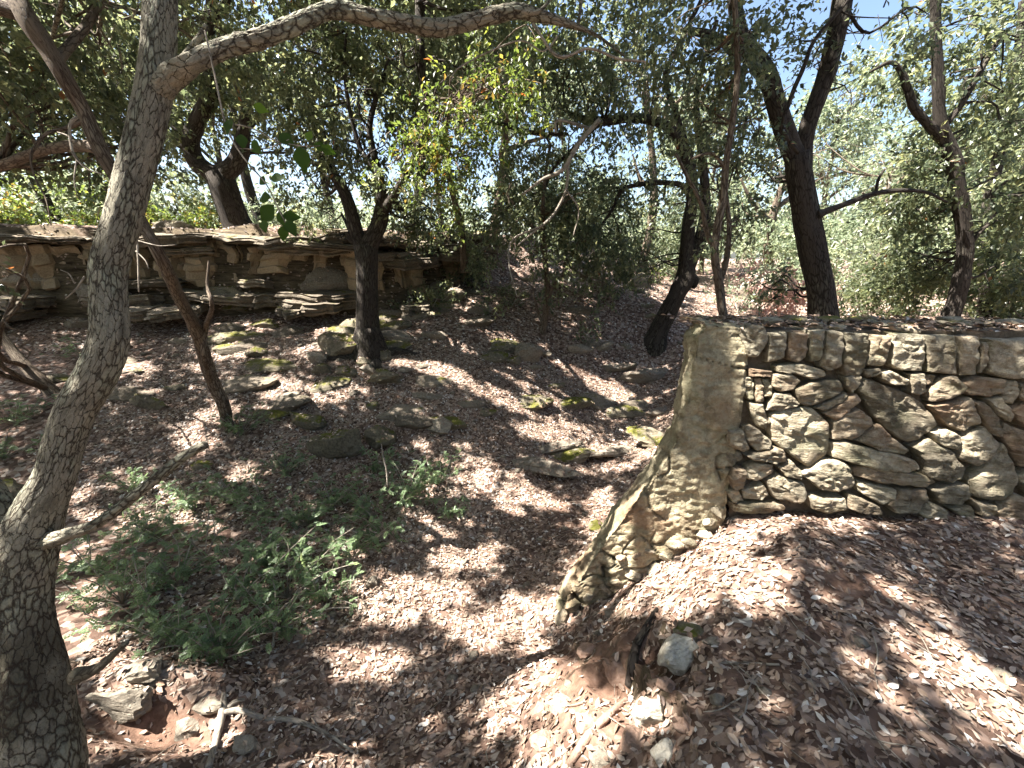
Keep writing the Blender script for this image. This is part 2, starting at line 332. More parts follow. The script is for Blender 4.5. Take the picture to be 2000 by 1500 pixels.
def stone_material(name, base, dark, lich, moss=.0, strata=0., bstr=.8, rand=.25, stain=0., cracked=False):
    m, nt, ns, b = mat(name); p = geom_pos(nt); r = objrand(nt)
    off = ns.new('ShaderNodeVectorMath'); off.operation = 'ADD'; nt.links.new(p, off.inputs[0])
    cb = ns.new('ShaderNodeCombineXYZ'); nt.links.new(mathn(nt, 'MULTIPLY', r, 37.), cb.inputs[0]); nt.links.new(mathn(nt, 'MULTIPLY', r, 91.), cb.inputs[1]); nt.links.new(cb.outputs[0], off.inputs[1]); q = off.outputs[0]
    n1 = tex(nt, 'Noise', q, Scale=4, Detail=6, Roughness=.62).outputs[0]; n2 = tex(nt, 'Noise', q, Scale=38, Detail=8, Roughness=.72).outputs[0]
    n3 = tex(nt, 'Noise', mapping(nt, q, (3, 3, 14)), Scale=3.5, Detail=7, Roughness=.65, Distortion=.6).outputs[0]
    pit = tex(nt, 'Voronoi', q, Scale=42, Randomness=1.).outputs['Distance']
    c = mix(nt, ramp(nt, n1, [(.3, (0, 0, 0)), (.7, (1, 1, 1))]), dark, base)
    c = mix(nt, ramp(nt, n2, [(.35, (0, 0, 0)), (.65, (.85, .85, .85))]), c, lich)
    if stain > 0:
        a1 = tex(nt, 'Noise', q, Scale=1.7, Detail=5, Roughness=.6).outputs[0]; a2 = tex(nt, 'Noise', mapping(nt, q, (1, 1, 1.6)), Scale=2.6, Detail=6, Roughness=.65, Distortion=.5).outputs[0]
        c = mix(nt, mathn(nt, 'MULTIPLY', ramp(nt, a1, [(.5, (0, 0, 0)), (.66, (1, 1, 1))]), stain), c, (.20, .105, .055))
        c = mix(nt, mathn(nt, 'MULTIPLY', ramp(nt, a2, [(.52, (0, 0, 0)), (.68, (1, 1, 1))]), stain), c, (.115, .12, .065))
        a3 = tex(nt, 'Noise', q, Scale=9, Detail=7, Roughness=.7).outputs[0]; c = mix(nt, mathn(nt, 'MULTIPLY', ramp(nt, a3, [(.5, (0, 0, 0)), (.62, (1, 1, 1))]), stain * .7), c, tuple(v * .5 for v in dark))
    vv = mathn(nt, 'ADD', mathn(nt, 'MULTIPLY', r, rand * 2), 1 - rand)
    hs = ns.new('ShaderNodeHueSaturation'); nt.links.new(vv, hs.inputs['Value']); nt.links.new(c, hs.inputs['Color']); hs.inputs['Saturation'].default_value = .95; c = hs.outputs[0]
    if moss > 0:
        g = ns.new('ShaderNodeNewGeometry'); sx = ns.new('ShaderNodeSeparateXYZ'); nt.links.new(g.outputs['Normal'], sx.inputs[0])
        mm = mathn(nt, 'ADD', mathn(nt, 'MULTIPLY', sx.outputs[2], .35), mathn(nt, 'MULTIPLY', n1, 1.0))
        mf = ramp(nt, mm, [(.95 - moss * .4, (0, 0, 0)), (1.05 - moss * .4, (1, 1, 1))])
        c = mix(nt, mf, c, mix(nt, n2, (.035, .045, .012), (.17, .155, .03)))
    if cracked: c = mix(nt, attr(nt, 'joint'), c, (.05, .034, .022))
    nt.links.new(c, b.inputs['Base Color']); b.inputs['Roughness'].default_value = .92; b.inputs['Specular IOR Level'].default_value = .2
    h = mathn(nt, 'ADD', mathn(nt, 'MULTIPLY', n2, .7), mathn(nt, 'MULTIPLY', n3, strata)); h = mathn(nt, 'ADD', h, mathn(nt, 'MULTIPLY', mathn(nt, 'MINIMUM', pit, .35), .9))
    bump(nt, b, h, bstr, .014); return m
M_GROUND = ground_material()
M_BARK1 = bark_material('pale_oak_bark', (.25, .228, .175), (.035, .025, .018), 22, .8, (.31, .32, .24), .7, .12, True)
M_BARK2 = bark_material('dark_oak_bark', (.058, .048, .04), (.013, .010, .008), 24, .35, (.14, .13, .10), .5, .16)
M_BARK3 = bark_material('brown_oak_bark', (.15, .115, .085), (.045, .028, .02), 30, .3, (.30, .26, .2), .5, .12)
M_TWIG = bark_material('grey_twig_bark', (.32, .28, .23), (.12, .09, .07), 30, .2, (.4, .38, .33), .5, .05)
M_WALL = stone_material('wall_limestone', (.31, .255, .175), (.13, .10, .065), (.42, .37, .27), .0, 1.8, 1.0, .33, .6)
M_COPE = stone_material('coping_limestone', (.27, .23, .16), (.11, .09, .06), (.37, .33, .245), .1, 1.1, 1.0, .2, .5)
M_PIER = stone_material('pier_limestone', (.31, .26, .165), (.17, .125, .075), (.38, .345, .235), .0, .8, 1.0, .05, .75, True)
M_CORE = stone_material('wall_fill_earth', (.12, .088, .06), (.06, .044, .03), (.16, .125, .09), .0, .3, .8, .1)
M_ROCK = stone_material('grey_limestone', (.20, .165, .125), (.08, .062, .046), (.30, .265, .21), .0, 1.4, 1.0, .25)
M_MOSSY = stone_material('mossy_limestone', (.14, .115, .08), (.05, .042, .03), (.23, .2, .14), .45, 1.2, 1.0, .2)
M_LEDGE = stone_material('ledge_limestone', (.17, .138, .10), (.06, .047, .034), (.25, .21, .16), .1, 1.8, 1.0, .3)
M_FACE = stone_material('pale_ledge_face', (.30, .225, .14), (.15, .11, .07), (.37, .29, .19), .0, 1.5, .9, .1)
M_PALE = stone_material('pale_limestone', (.42, .38, .30), (.22, .19, .14), (.52, .48, .40), .0, 1.2, 1.0, .15)
M_SOIL = stone_material('red_clod', (.27, .16, .11), (.14, .08, .052), (.36, .25, .19), .0, .3, .8, .1)

# ------------------------------------------------------------------ ground
ny, nx = XX.shape
idx = np.arange(ny * nx).reshape(ny, nx)
Q = np.stack([idx[:-1, :-1], idx[:-1, 1:], idx[1:, 1:], idx[1:, :-1]], -1).reshape(-1, 4)
VG = np.stack([XX, YY, ZZ], -1).reshape(-1, 3)
tag(mesh('ground', VG, [Q], M_GROUND, pattr={'soil': path_mask(VG[:, 0], VG[:, 1])}), 'uneven woodland ground of leaf mould and red soil', kind='structure')

# ------------------------------------------------------------------ wall frame: plane of the stone face
WB = np.array([1.95, 2.232, 0.0]); WS = -0.09; WBAT = 0.11        # a point at its foot, slope in plan, lean back
WNRM = unit(np.array([WS, -1.0, WBAT]))
def wallpt(px, py, off=0.0):
    r = ray(px, py); t = ((WB - ORI) @ WNRM) / (r @ WNRM); t = np.asarray(t); return ORI + r * t[..., None] + WNRM * off

# ------------------------------------------------------------------ sun mask (where light reaches the ground): gaps in the crowns
QX0, QY0, QS = -18.0, -6.0, .04; QW, QH = 800, 700
def sunq(P): P = np.asarray(P, float); t = P[..., 2] / -SUN_DIR[2]; return P[..., 0] + SUN_DIR[0] * t, P[..., 1] + SUN_DIR[1] * t
gx, gy = np.meshgrid(QX0 + np.arange(QW) * QS, QY0 + np.arange(QH) * QS)
ga, gb = gx * .94 - gy * .34, gx * .34 + gy * .94
nz = .75 * fbm(p3(ga * .8, gb * 1.3), 2, 31) + 1.0 * fbm(p3(ga * 2.2, gb * 5.5), 3, 37) + .55 * fbm(p3(ga * 7, gb * 12), 2, 39)
MASK = nz > .46
near = (gx > .2) & (gx < 4.2) & (gy > .3) & (gy < 2.25)
MASK &= ~(near & (nz < 1.1))
def splat(P, val, rad=1):
    x, y = sunq(P); i = np.round((y - QY0) / QS).astype(int); j = np.round((x - QX0) / QS).astype(int)
    for a in range(-rad, rad + 1):
        for b in range(-rad, rad + 1):
            MASK[np.clip(i + a, 0, QH - 1), np.clip(j + b, 0, QW - 1)] = val
def ellipse_px(cx, cy_, rx, ry, rot=0, n=900):
    a = rng.uniform(0, 2 * math.pi, n); r = np.sqrt(rng.uniform(0, 1, n)) * (1 + .25 * np.sin(3 * a + cx)); c, s = math.cos(R(rot)), math.sin(R(rot))
    x = rx * r * np.cos(a); y = ry * r * np.sin(a); return cx + x * c - y * s, cy_ + x * s + y * c
for e in [(600,1010,160,60,0),(300,1160,90,70,30),(560,860,110,40,0),(1040,590,90,60,0),(100,880,100,60,0),(620,900,80,30,0),(480,1240,120,60,20)]:
    splat(ground_hit(*ellipse_px(*e)), False)
for e in [(1480,1085,150,48,-12),(1650,1165,62,52,20),(1735,1205,42,22,-20),(1825,1275,66,26,25),(1880,1330,70,28,30),(1955,1410,60,40,30),(1655,1335,38,20,0),(1050,1340,62,70,0),(1040,1205,40,40,0),
          (1275,1400,42,26,-30),(1085,1475,60,24,0),(1180,1400,40,50,30),(1150,1110,60,24,-40),(800,1170,110,40,0),(900,1090,60,24,0),(180,1230,50,90,-30),(280,1350,70,40,20),(420,1440,120,40,0),(60,1480,60,30,0),(1720,612,160,12,0),(1290,480,60,22,0),(1420,585,50,40,0),(1000,520,50,16,0),(1320,560,50,30,0),(760,560,50,20,0),(650,640,56,26,0),(560,770,50,22,20),
          (880,735,80,13,22),(960,770,70,10,25),(1180,760,90,14,28),(1000,960,90,26,15),(650,770,40,16,0),(1200,870,80,12,-10),(830,560,60,22,0),(720,590,50,16,0),(1390,590,40,26,0),(1180,1010,40,40,-40),(940,1230,60,30,0),(720,1300,60,26,0),
          (1100,860,90,16,20),(460,690,40,14,0),(240,720,50,16,0),(1130,1400,30,30,0),(980,1400,40,30,0)]:
    splat(ground_hit(*ellipse_px(*e)), True)
for e in [(1850,1130,130,60,10),(1500,1330,150,60,0),(1600,1440,160,40,0),(1980,1200,40,40,0),(1250,1250,90,50,0),(1590,1190,20,80,12),(1690,1230,70,12,-25)]:
    splat(ground_hit(*ellipse_px(*e)), False)
def wsplat(e, v): x, y = ellipse_px(*e); splat(wallpt(x, y), v)
for e in [(1660,800,330,180,0)]:
    x, y = ellipse_px(*e, 9000); P = wallpt(x, y); keepn = fbm(np.stack([x / 60, y / 60, 0 * x], -1), 3, 51) > -.05; splat(P[keepn], True); splat(P[~keepn], False)
for e in [(1400,690,50,45,0),(1340,750,24,60,0),(1420,800,30,90,0),(1240,1030,50,30,-35),(1330,1000,16,40,0),(1170,1120,60,16,-40),(1750,655,70,22,0),(1760,760,70,50,30),(1560,860,40,30,0),(1400,960,16,60,0),(1850,900,50,30,0)]: wsplat(e, True)
for e in [(1310,900,50,55,-40),(1355,960,30,70,0),(1440,870,16,70,0),(1700,900,60,20,20),(1360,720,5,100,0)]: wsplat(e, False)
for e in [(1480,1085,215,78,-12),(1655,1165,90,60,20),(1735,1205,50,26,-20),(1830,1275,80,34,25),(1890,1340,90,36,30),(1340,1170,60,30,-20),(1250,1160,50,16,-30)]: splat(ground_hit(*ellipse_px(*e)), True)
for e in [(1640,1105,9,50,40),(1598,1180,12,60,12),(1680,1228,70,8,-25),(1560,1060,5,40,60)]: splat(ground_hit(*ellipse_px(*e)), False)
for (bx_, by_, bd_, br_) in [(850,300,5.2,.4),(930,220,5.0,.35),(800,280,5.3,.3),(900,350,5.4,.3),(1010,190,4.8,.3),(840,400,5.5,.25),(1650,330,12,1.6),(1750,420,12,1.2),(1450,420,13,1.5)]:
    splat(PY(bx_, by_, bd_) + rng.normal(0, br_ * .5, (2500, 3)), True)
xx_ = rng.uniform(-8, -1.5, 30000); yy_ = ledge_y(xx_) + rng.uniform(-.15, .8, 30000); PL = np.column_stack([xx_, yy_, rng.uniform(1.2, 2.1, 30000)]); kp = fbm(p3(xx_ * 1.6, yy_ * 2.0), 3, 91) > .05; splat(PL[kp], True)
def cull(P, strength=.97):
    x, y = sunq(P); i = np.clip(np.round((y - QY0) / QS).astype(int), 0, QH - 1); j = np.clip(np.round((x - QX0) / QS).astype(int), 0, QW - 1)
    return ~(MASK[i, j] & (rng.uniform(size=len(P)) < strength))

# ------------------------------------------------------------------ dry stone wall
Z6 = lambda pts: np.array([(1300 + .35 * x, 560 + .35 * y) for x, y in pts])
cope_poly = [
 [(415,240),(470,215),(555,215),(572,290),(545,340),(505,395),(460,392),(420,310)], [(575,255),(670,250),(672,330),(655,395),(600,418),(560,425),(565,330)],
 [(680,250),(790,262),(785,400),(740,422),(672,410),(675,330)], [(798,245),(885,240),(872,330),(858,415),(800,425),(790,340)],
 [(890,245),(980,242),(982,330),(965,450),(895,470),(855,440),(875,350)], [(986,245),(1130,262),(1122,400),(1098,478),(1060,505),(985,500),(975,400)],
 [(1140,265),(1240,268),(1225,395),(1195,445),(1115,440),(1127,340)], [(1250,255),(1440,260),(1436,400),(1422,470),(1300,470),(1238,440),(1243,340)],
 [(1448,272),(1615,270),(1620,400),(1608,490),(1440,472),(1437,380)], [(1628,272),(1745,275),(1745,400),(1730,488),(1645,500),(1622,420)],
 [(1755,310),(1792,310),(1785,430),(1762,485),(1740,480)], [(1802,293),(2100,285),(2110,510),(1900,520),(1792,480),(1787,400)],
 [(2115,290),(2330,300),(2340,500),(2120,515)], [(2345,300),(2600,310),(2600,520),(2350,510)]]
wall_poly = [
 [(470,455),(590,468),(585,500),(468,500)], [(440,506),(492,506),(492,630),(470,640),(448,610)], [(498,510),(540,510),(548,640),(510,650),(500,620)], [(545,515),(590,515),(594,610),(552,620)],
 [(590,485),(680,475),(748,520),(702,572),(630,585),(586,555)], [(610,440),(720,425),(900,462),(908,500),(810,516),(700,480),(612,470)],
 [(700,570),(800,530),(962,515),(1000,572),(960,600),(770,665),(735,640)], [(560,690),(600,592),(690,592),(740,645),(722,665),(620,692)],
 [(822,678),(1010,585),(1022,605),(980,642),(872,692)], [(875,705),(1062,590),(1082,628),(1022,682),(945,745)],
 [(468,650),(540,650),(560,720),(582,745),(562,800),(520,785),(480,700)], [(435,782),(480,772),(588,862),(570,897),(500,912),(440,850)],
 [(345,800),(420,795),(462,900),(430,920),(350,882)], [(582,710),(640,685),(800,665),(905,750),(922,850),(912,940),(792,1008),(700,942),(590,862),(578,770)],
 [(925,760),(1000,700),(1070,678),(1140,720),(1172,760),(1040,855),(930,850)], [(1060,856),(1190,768),(1250,830),(1362,920),(1345,942),(1200,922)],
 [(918,868),(1000,862),(1100,890),(1380,962),(1392,1000),(1340,1032),(1150,1012),(922,950)],
 [(1058,560),(1110,503),(1180,530),(1330,590),(1440,650),(1518,770),(1450,830),(1370,877),(1300,852),(1190,760),(1110,650)],
 [(990,500),(1085,490),(1078,540),(1040,592),(998,545)], [(1095,460),(1180,454),(1192,480),(1112,502)], [(1178,482),(1230,465),(1350,520),(1342,547),(1240,542),(1185,512)],
 [(1350,484),(1432,476),(1442,590),(1400,606),(1350,592)], [(1440,484),(1512,490),(1492,542),(1446,552)], [(1450,592),(1530,500),(1612,490),(1668,550),(1650,592),(1560,627),(1460,637)],
 [(1450,655),(1600,640),(1692,610),(1742,700),(1762,767),(1650,812),(1560,770),(1490,700)], [(1665,540),(1740,498),(1882,515),(1882,590),(1800,612),(1680,602)],
 [(1886,523),(1972,530),(1962,600),(1922,662),(1872,642)], [(1785,627),(1850,610),(1912,702),(1902,752),(1832,722)], [(1708,638),(1780,640),(1852,760),(1862,842),(1792,820),(1742,700)],
 [(1978,540),(2100,555),(2105,635),(1962,642)], [(1918,690),(1990,642),(2110,660),(2110,790),(2000,782)], [(1468,810),(1560,790),(1627,830),(1627,912),(1570,900),(1500,862)],
 [(1370,895),(1460,843),(1600,920),(1672,1012),(1662,1072),(1600,1097),(1450,1062),(1420,960)], [(1640,842),(1780,780),(1852,870),(1792,962),(1720,1002),(1622,952)],
 [(1792,962),(1870,862),(1952,1002),(1932,1152),(1850,1192),(1720,1172),(1690,1082)], [(1862,832),(1872,752),(2000,800),(2110,850),(2110,1000),(1962,1002),(1902,900)],
 [(430,937),(600,893),(652,900),(672,970),(600,982),(480,957)], [(450,1000),(500,980),(600,990),(592,1040),(510,1082),(442,1072)], [(615,1000),(690,963),(748,1015),(742,1062),(650,1047)],
 [(742,1040),(880,968),(960,963),(1042,1000),(1052,1112),(950,1142),(860,1127)], [(1045,1010),(1120,1000),(1480,1060),(1522,1097),(1440,1117),(1200,1092),(1050,1052)],
 [(1060,1078),(1200,1107),(1287,1132),(1272,1182),(1200,1217),(1090,1152)], [(1228,1212),(1300,1132),(1452,1127),(1450,1172),(1380,1252),(1260,1247)],
 [(550,1082),(620,1040),(762,1092),(778,1167),(740,1197),(600,1177)], [(428,1142),(540,1095),(577,1162),(540,1192),(440,1187)], [(368,1002),(440,1010),(430,1122),(380,1132),(350,1062)],
 [(343,1150),(400,1130),(442,1202),(380,1207)], [(368,1212),(640,1202),(667,1232),(560,1257),(378,1262)], [(783,1160),(990,1175),(1002,1227),(900,1260),(800,1230)],
 [(1475,1130),(1600,1102),(1682,1102),(1692,1162),(1640,1212),(1520,1202)], [(1700,1187),(1820,1210),(1824,1272),(1730,1264)], [(1588,1240),(1700,1222),(1727,1282),(1680,1305)],
 [(1395,1252),(1460,1192),(1562,1240),(1572,1305),(1450,1295)], [(1830,1252),(1932,1152),(2020,1180),(2080,1252),(1960,1302),(1860,1302)], [(1960,1052),(2110,1005),(2110,1150),(2032,1162)],
 [(1968,1302),(2110,1262),(2110,1400),(2000,1400)], [(335,917),(420,920),(432,960),(372,992),(333,960)], [(1010,1150),(1060,1165),(1190,1225),(1210,1270),(1100,1262),(1010,1230)], [(2120,540),(2330,530),(2340,700),(2125,720)],
 [(2125,730),(2300,710),(2330,900),(2200,960),(2120,900)], [(2120,960),(2200,970),(2340,920),(2340,1120),(2120,1140)], [(2120,1150),(2340,1130),(2340,1320),(2130,1330)], [(2350,530),(2600,540),(2600,760),(2350,740)], [(2350,760),(2600,780),(2600,1040),(2350,1030)], [(2350,1045),(2600,1060),(2600,1320),(2350,1310)]]
wall_poly = wall_poly[:len(wall_poly)]
wall_root = empty('dry_stone_wall', (float(WB[0]), float(WB[1]), 0))
tag(wall_root, 'dry stone retaining wall of fitted tan limestone with a row of upright coping blocks', 'wall')
def ppoly(poly, n, shrink=.0, jit=.012, seed=0):
    P = np.array(poly, float); c = P.mean(0); P = c + (P - c) * (1 - shrink); Qp = np.vstack([P, P[:1]]); seg = np.linalg.norm(np.diff(Qp, axis=0), axis=1); cum = np.concatenate([[0], np.cumsum(seg)])
    t = np.linspace(0, cum[-1], n, endpoint=False); o = np.stack([np.interp(t, cum, Qp[:, k]) for k in (0, 1)], 1)
    o = .08 * np.roll(o, 1, 0) + .84 * o + .08 * np.roll(o, -1, 0); return o
def wall_stone(poly_px, depth, seed, mt, name='stone', proud=.0, n=60, bulge=.024, toback=None, top=False):
    o = ppoly(poly_px, n); c = o.mean(0); rings = [1.0, .985, .955, .90, .82, .72, .6, .48, .36, .24, .12]; prof = [-.6, .15, .62, .82, .92, .97, 1.0, 1.0, 1.0, 1.0, 1.0]
    V = []; size = math.sqrt(abs(np.cross(o - c, np.roll(o, -1, 0) - c).sum()) / 2) / F_PX * 2.4
    bl = min(bulge, size * .22)
    tilt = rng.uniform(-.07, .07, 2); dip = rng.uniform(-.1, .6)
    rgs = np.random.default_rng(seed); cuts = [(unit(rgs.normal(size=2)), rgs.uniform(.45, .85), rgs.uniform(.15, .45)) for _ in range(4)]
    B = wallpt(o[:, 0], o[:, 1]); ctr = B.mean(0)
    V.append(B - WNRM * depth if toback is None else B + toback); 
    for s, p in zip(rings, prof):
        q = c + (o - c) * s; W = wallpt(q[:, 0], q[:, 1]); rel = W - ctr
        h = proud + bl * p + rel[:, 0] * tilt[0] + rel[:, 2] * tilt[1]
        k = min(1, max(0, p + .3))
        strat = fbm(np.stack([W[:, 0] * 5 + seed, W[:, 1] * 5, (W[:, 2] + W[:, 0] * dip) * 38], -1), 3, seed)
        for (cn, cd, cs_) in cuts:
            e_ = ((q - c) @ cn) / (size * F_PX / 2.4) - cd * .9; h = h - np.maximum(e_, 0) * cs_ * size * .55
        h = h + k * (.009 * fbm(W * 11 + seed, 4, seed, .55) + .008 * strat) - k * .007 * (1 - sst(0, .12, np.abs(vnoise(W * 9 + seed, seed + 3)))) + (.006 * vnoise(W * 40, seed) if p > -.1 else 0)
        W = W + .006 * np.stack([vnoise(W * 22, 3), 0 * W[:, 0], vnoise(W * 22, 6)], -1)
        V.append(W + WNRM * h[:, None])
    nr = len(V); V = np.vstack(V + [(V[-1].mean(0))[None]]); i = np.arange(nr - 1)[:, None] * n; j = np.arange(n)[None]; jn = (j + 1) % n
    Qd = np.stack([i + j, i + n + j, i + n + jn, i + jn], -1).reshape(-1, 4); jj = np.arange(n)
    return mesh(name, V, [Qd[:, ::-1], np.stack([(nr - 1) * n + jj, (nr - 1) * n + (jj + 1) % n, np.full(n, nr * n)], -1)], mt, wall_root, sharp=30)
for k, p in enumerate(wall_poly):
    q = Z6(p); c = q.mean(0); wall_stone(c + (q - c) * 1.0, .16, 100 + k, M_WALL, proud=rng.uniform(-.012, .02))
for k, p in enumerate(cope_poly):
    q = Z6(p); c = q.mean(0); wall_stone(c + (q - c) * np.array([.955, .985]), .2, 300 + k, M_COPE, 'coping_stone', proud=rng.uniform(.0, .014), bulge=.02, toback=np.array([0.02, .42, -.03]))
# mortar and fill behind the faces
A = Acc()
xs = np.linspace(1432, 2560, 40); ys = np.linspace(648, 1110, 22)
GXp, GYp = np.meshgrid(xs, ys); Wp = wallpt(GXp.ravel(), GYp.ravel()); Wp = Wp - WNRM * (.055 + .02 * fbm(Wp * 9, 2, 2))[:, None]
ii = np.arange(22 * 40).reshape(22, 40); Qc = np.stack([ii[:-1, :-1], ii[:-1, 1:], ii[1:, 1:], ii[1:, :-1]], -1).reshape(-1, 4)
A.add(Wp, [Qc[:, ::-1]])
topf = Wp.reshape(22, 40, 3)[0]; back = topf + np.array([0, .44, -.01]); low = back.copy(); low[:, 2] = -.6
A.add(np.vstack([topf, back, low]), [np.stack([np.arange(39), np.arange(1, 40), np.arange(41, 80), np.arange(40, 79)], -1), np.stack([np.arange(40, 79), np.arange(41, 80), np.arange(81, 120), np.arange(80, 119)], -1)])
A.build('wall_fill', M_CORE, wall_root)
# rubble and flat stones bedded on the wall's top
def blob(c, s, rot=0, seed=0, sub=3, amp=.22, ang=.5, tilt=(0, 0)):
    key = sub
    if key not in blob.cache:
        bm = bmesh.new(); bmesh.ops.create_icosphere(bm, subdivisions=sub, radius=1); blob.cache[key] = (np.array([v.co[:] for v in bm.verts]), np.array([[v.index for v in f.verts] for f in bm.faces])); bm.free()
    V, F = blob.cache[key]; V = V.copy()
    # angular: cut by random planes
    rg = np.random.default_rng(seed + 5)
    for _ in range(int(14 * ang) + 3):
        nrm = unit(rg.normal(size=3)); d = rg.uniform(.55, .85); e = V @ nrm - d; V = V - np.where(e > 0, e, 0)[:, None] * nrm * .92
    V = V * (1 + amp * fbm(V * 1.6 + seed, 3, seed)[:, None] * .6); strata = vnoise(np.stack([V[:, 0] * .6, V[:, 1] * .6, V[:, 2] * 6 + seed], -1), seed); V[:, :2] *= (1 + .07 * strata)[:, None]
    V = V * (1 + .06 * fbm(V * 5 + seed, 3, seed + 1)[:, None] - .05 * (1 - sst(0, .1, np.abs(vnoise(V * 2.2 + seed, 8))))[:, None]); V = V * np.asarray(s, float); M = Matrix.Rotation(rot, 3, 'Z') @ Matrix.Rotation(tilt[0], 3, 'X') @ Matrix.Rotation(tilt[1], 3, 'Y'); V = V @ np.array(M).T
    return V + np.asarray(c, float), F
blob.cache = {}
for k in range(46):
    px = rng.uniform(1400, 2150); tp = wallpt(px, 648); p = tp + np.array([0, rng.uniform(.05, .42), rng.uniform(-.01, .03)])
    s = rng.uniform(.03, .085); V, F = blob((0, 0, 0), (s * 1.2, s, s * rng.uniform(.25, .5)), rng.uniform(0, 6), 700 + k, 2)
    o = mesh('capping_stone', V + p, [F], M_MOSSY if rng.random() < .3 else M_COPE, wall_root, sharp=24)

# pier: the smooth flared end of the wall
Lp = np.array([(1347,634),(1329,655),(1323,720),(1311,780),(1297,840),(1272,890),(1240,935),(1200,985),(1160,1040),(1120,1100),(1086,1150),(1068,1190),(1060,1228)], float)
Rp = np.array([(1470,642),(1470,660),(1462,720),(1452,780),(1448,840),(1440,900),(1425,960),(1420,1010),(1400,1060),(1345,1105),(1255,1130),(1180,1180),(1110,1232)], float)
nr_, ncf, ncs = 190, 90, 22
tt = np.linspace(0, 1, nr_)
def seglerp(A_, t): s = np.concatenate([[0], np.cumsum(np.linalg.norm(np.diff(Lp, axis=0), axis=1))]); s /= s[-1]; return np.stack([np.interp(t, s, A_[:, 0]), np.interp(t, s, A_[:, 1])], -1)
Lr = seglerp(Lp, tt); Rr = seglerp(Rp, tt)
backd = .34
rows = []
for k in range(nr_):
    Lpx, Rpx = Lr[k], Rr[k]
    dirn = (Rpx - Lpx) / np.linalg.norm(Rpx - Lpx); wpx = np.linalg.norm(Rpx - Lpx); cor = Lpx + dirn * min(34, wpx * .35)
    f = np.linspace(0, 1, ncf)[:, None]; q = cor + (Rpx - cor) * f; front = wallpt(q[:, 0], q[:, 1])
    # side goes back to a line seen on the outline, further behind
    rL = ray(Lpx[0], Lpx[1]); w0 = wallpt(Lpx[0], Lpx[1]); bk = ORI + rL * ((w0[1] + backd) / rL[1]); bk2 = bk + np.array([.25, .30, 0])
    s = np.linspace(0, 1, ncs)[:, None]; c0 = front[0]; hnd = c0 + (bk - c0) * .12 + np.array([-.02, 0, 0])
    side = (1 - s) ** 2 * bk2 + 2 * s * (1 - s) * (bk + (bk - bk2) * .35) + s ** 2 * c0
    rows.append(np.vstack([side[:-1], front]))
W = np.array(rows); ncol = W.shape[1]
gi = np.gradient(W, axis=0); gj = np.gradient(W, axis=1); NN = unit(np.cross(gj, gi)); NN *= np.sign(NN[:, -20:, 1].mean()) * -1
h = .018 * fbm(W * 4.5, 5, 61, .62) + .009 * fbm(W * np.array([16, 16, 40]), 3, 63)
f1, f2 = worley(np.stack([W[..., 0] * 3.2 + .3 * vnoise(W * 6, 2), W[..., 1] * 2, W[..., 2] * 4.5 + .4 * vnoise(W * 7, 4)], -1), 71)
low_ = sst(.60, .85, tt)[:, None]; edge_r = sst(.55, 1, np.linspace(0, 1, ncol))[None]
crack = (1 - sst(0.0, .055, f2 - f1)) * np.clip(low_ + .55 * edge_r * (vnoise(W * 3, 8) > -.1), 0, 1)
hc = (1 - sst(0, .05, np.abs(vnoise(np.stack([W[..., 0] * 2.5, W[..., 1] * 2, (W[..., 2] + .3 * W[..., 0]) * 7], -1), 77)))) * (vnoise(W * 4, 78) > .15)
CRK = np.clip(crack + .6 * hc, 0, 1)
h = h - .06 * crack - .018 * hc
h = h - .03 * sst(.9, 1, tt)[:, None] - .02 * sst(.93, 1, np.linspace(0, 1, ncol))[None] * (1 + vnoise(W * 20, 9))
W = W + NN * h[..., None]; 
# closed top
topc = W[0] + np.array([0.0, 0.06, .015]); topb = W[0].copy(); topb[:, 1] = np.maximum(topb[:, 1], W[0][:, 1].min() + .42); topb[:, 2] += .0
W = np.concatenate([topb[None], (topb * .5 + topc * .5)[None], topc[None], W], 0); rr_ = W.shape[0]
W[1] += .02 * fbm(W[1] * 9, 2, 5)[:, None] * np.array([0, 0, 1.])
ii = np.arange(rr_ * ncol).reshape(rr_, ncol); Qp = np.stack([ii[:-1, :-1], ii[:-1, 1:], ii[1:, 1:], ii[1:, :-1]], -1).reshape(-1, 4)
mesh('end_pier', W.reshape(-1, 3), [Qp], M_PIER, wall_root, pattr={'joint': np.concatenate([np.zeros((3, ncol)), CRK], 0).ravel()})
for k, (px, py, r) in enumerate([(1213,1090,14),(1243,1085,13),(1268,1078,11),(1300,1085,20),(1278,1112,24),(1234,1122,20),(1203,1135,14),(1180,1150,16),(1150,1165,18),(1120,1180,20),(1098,1205,22),(1135,1200,12),(1320,1062,18),(1345,1060,22),(1375,1045,18),(1385,1020,14),(1400,1000,13),(1322,1100,10),(1076,1225,16),(1166,1180,12)]):
    P = wallpt(px, py, .0); s = r / F_PX * 2.4; V, F = blob(P, (s * 1.15, s * .8, s * .75), rng.uniform(0, 6), 900 + k, 3, .2, .8, (rng.uniform(-.4, .4), rng.uniform(-.3, .3)))
    mesh('footing_stone', V, [F], M_WALL, wall_root, sharp=24)
print('wall', time.time() - T0)

RTOP = []
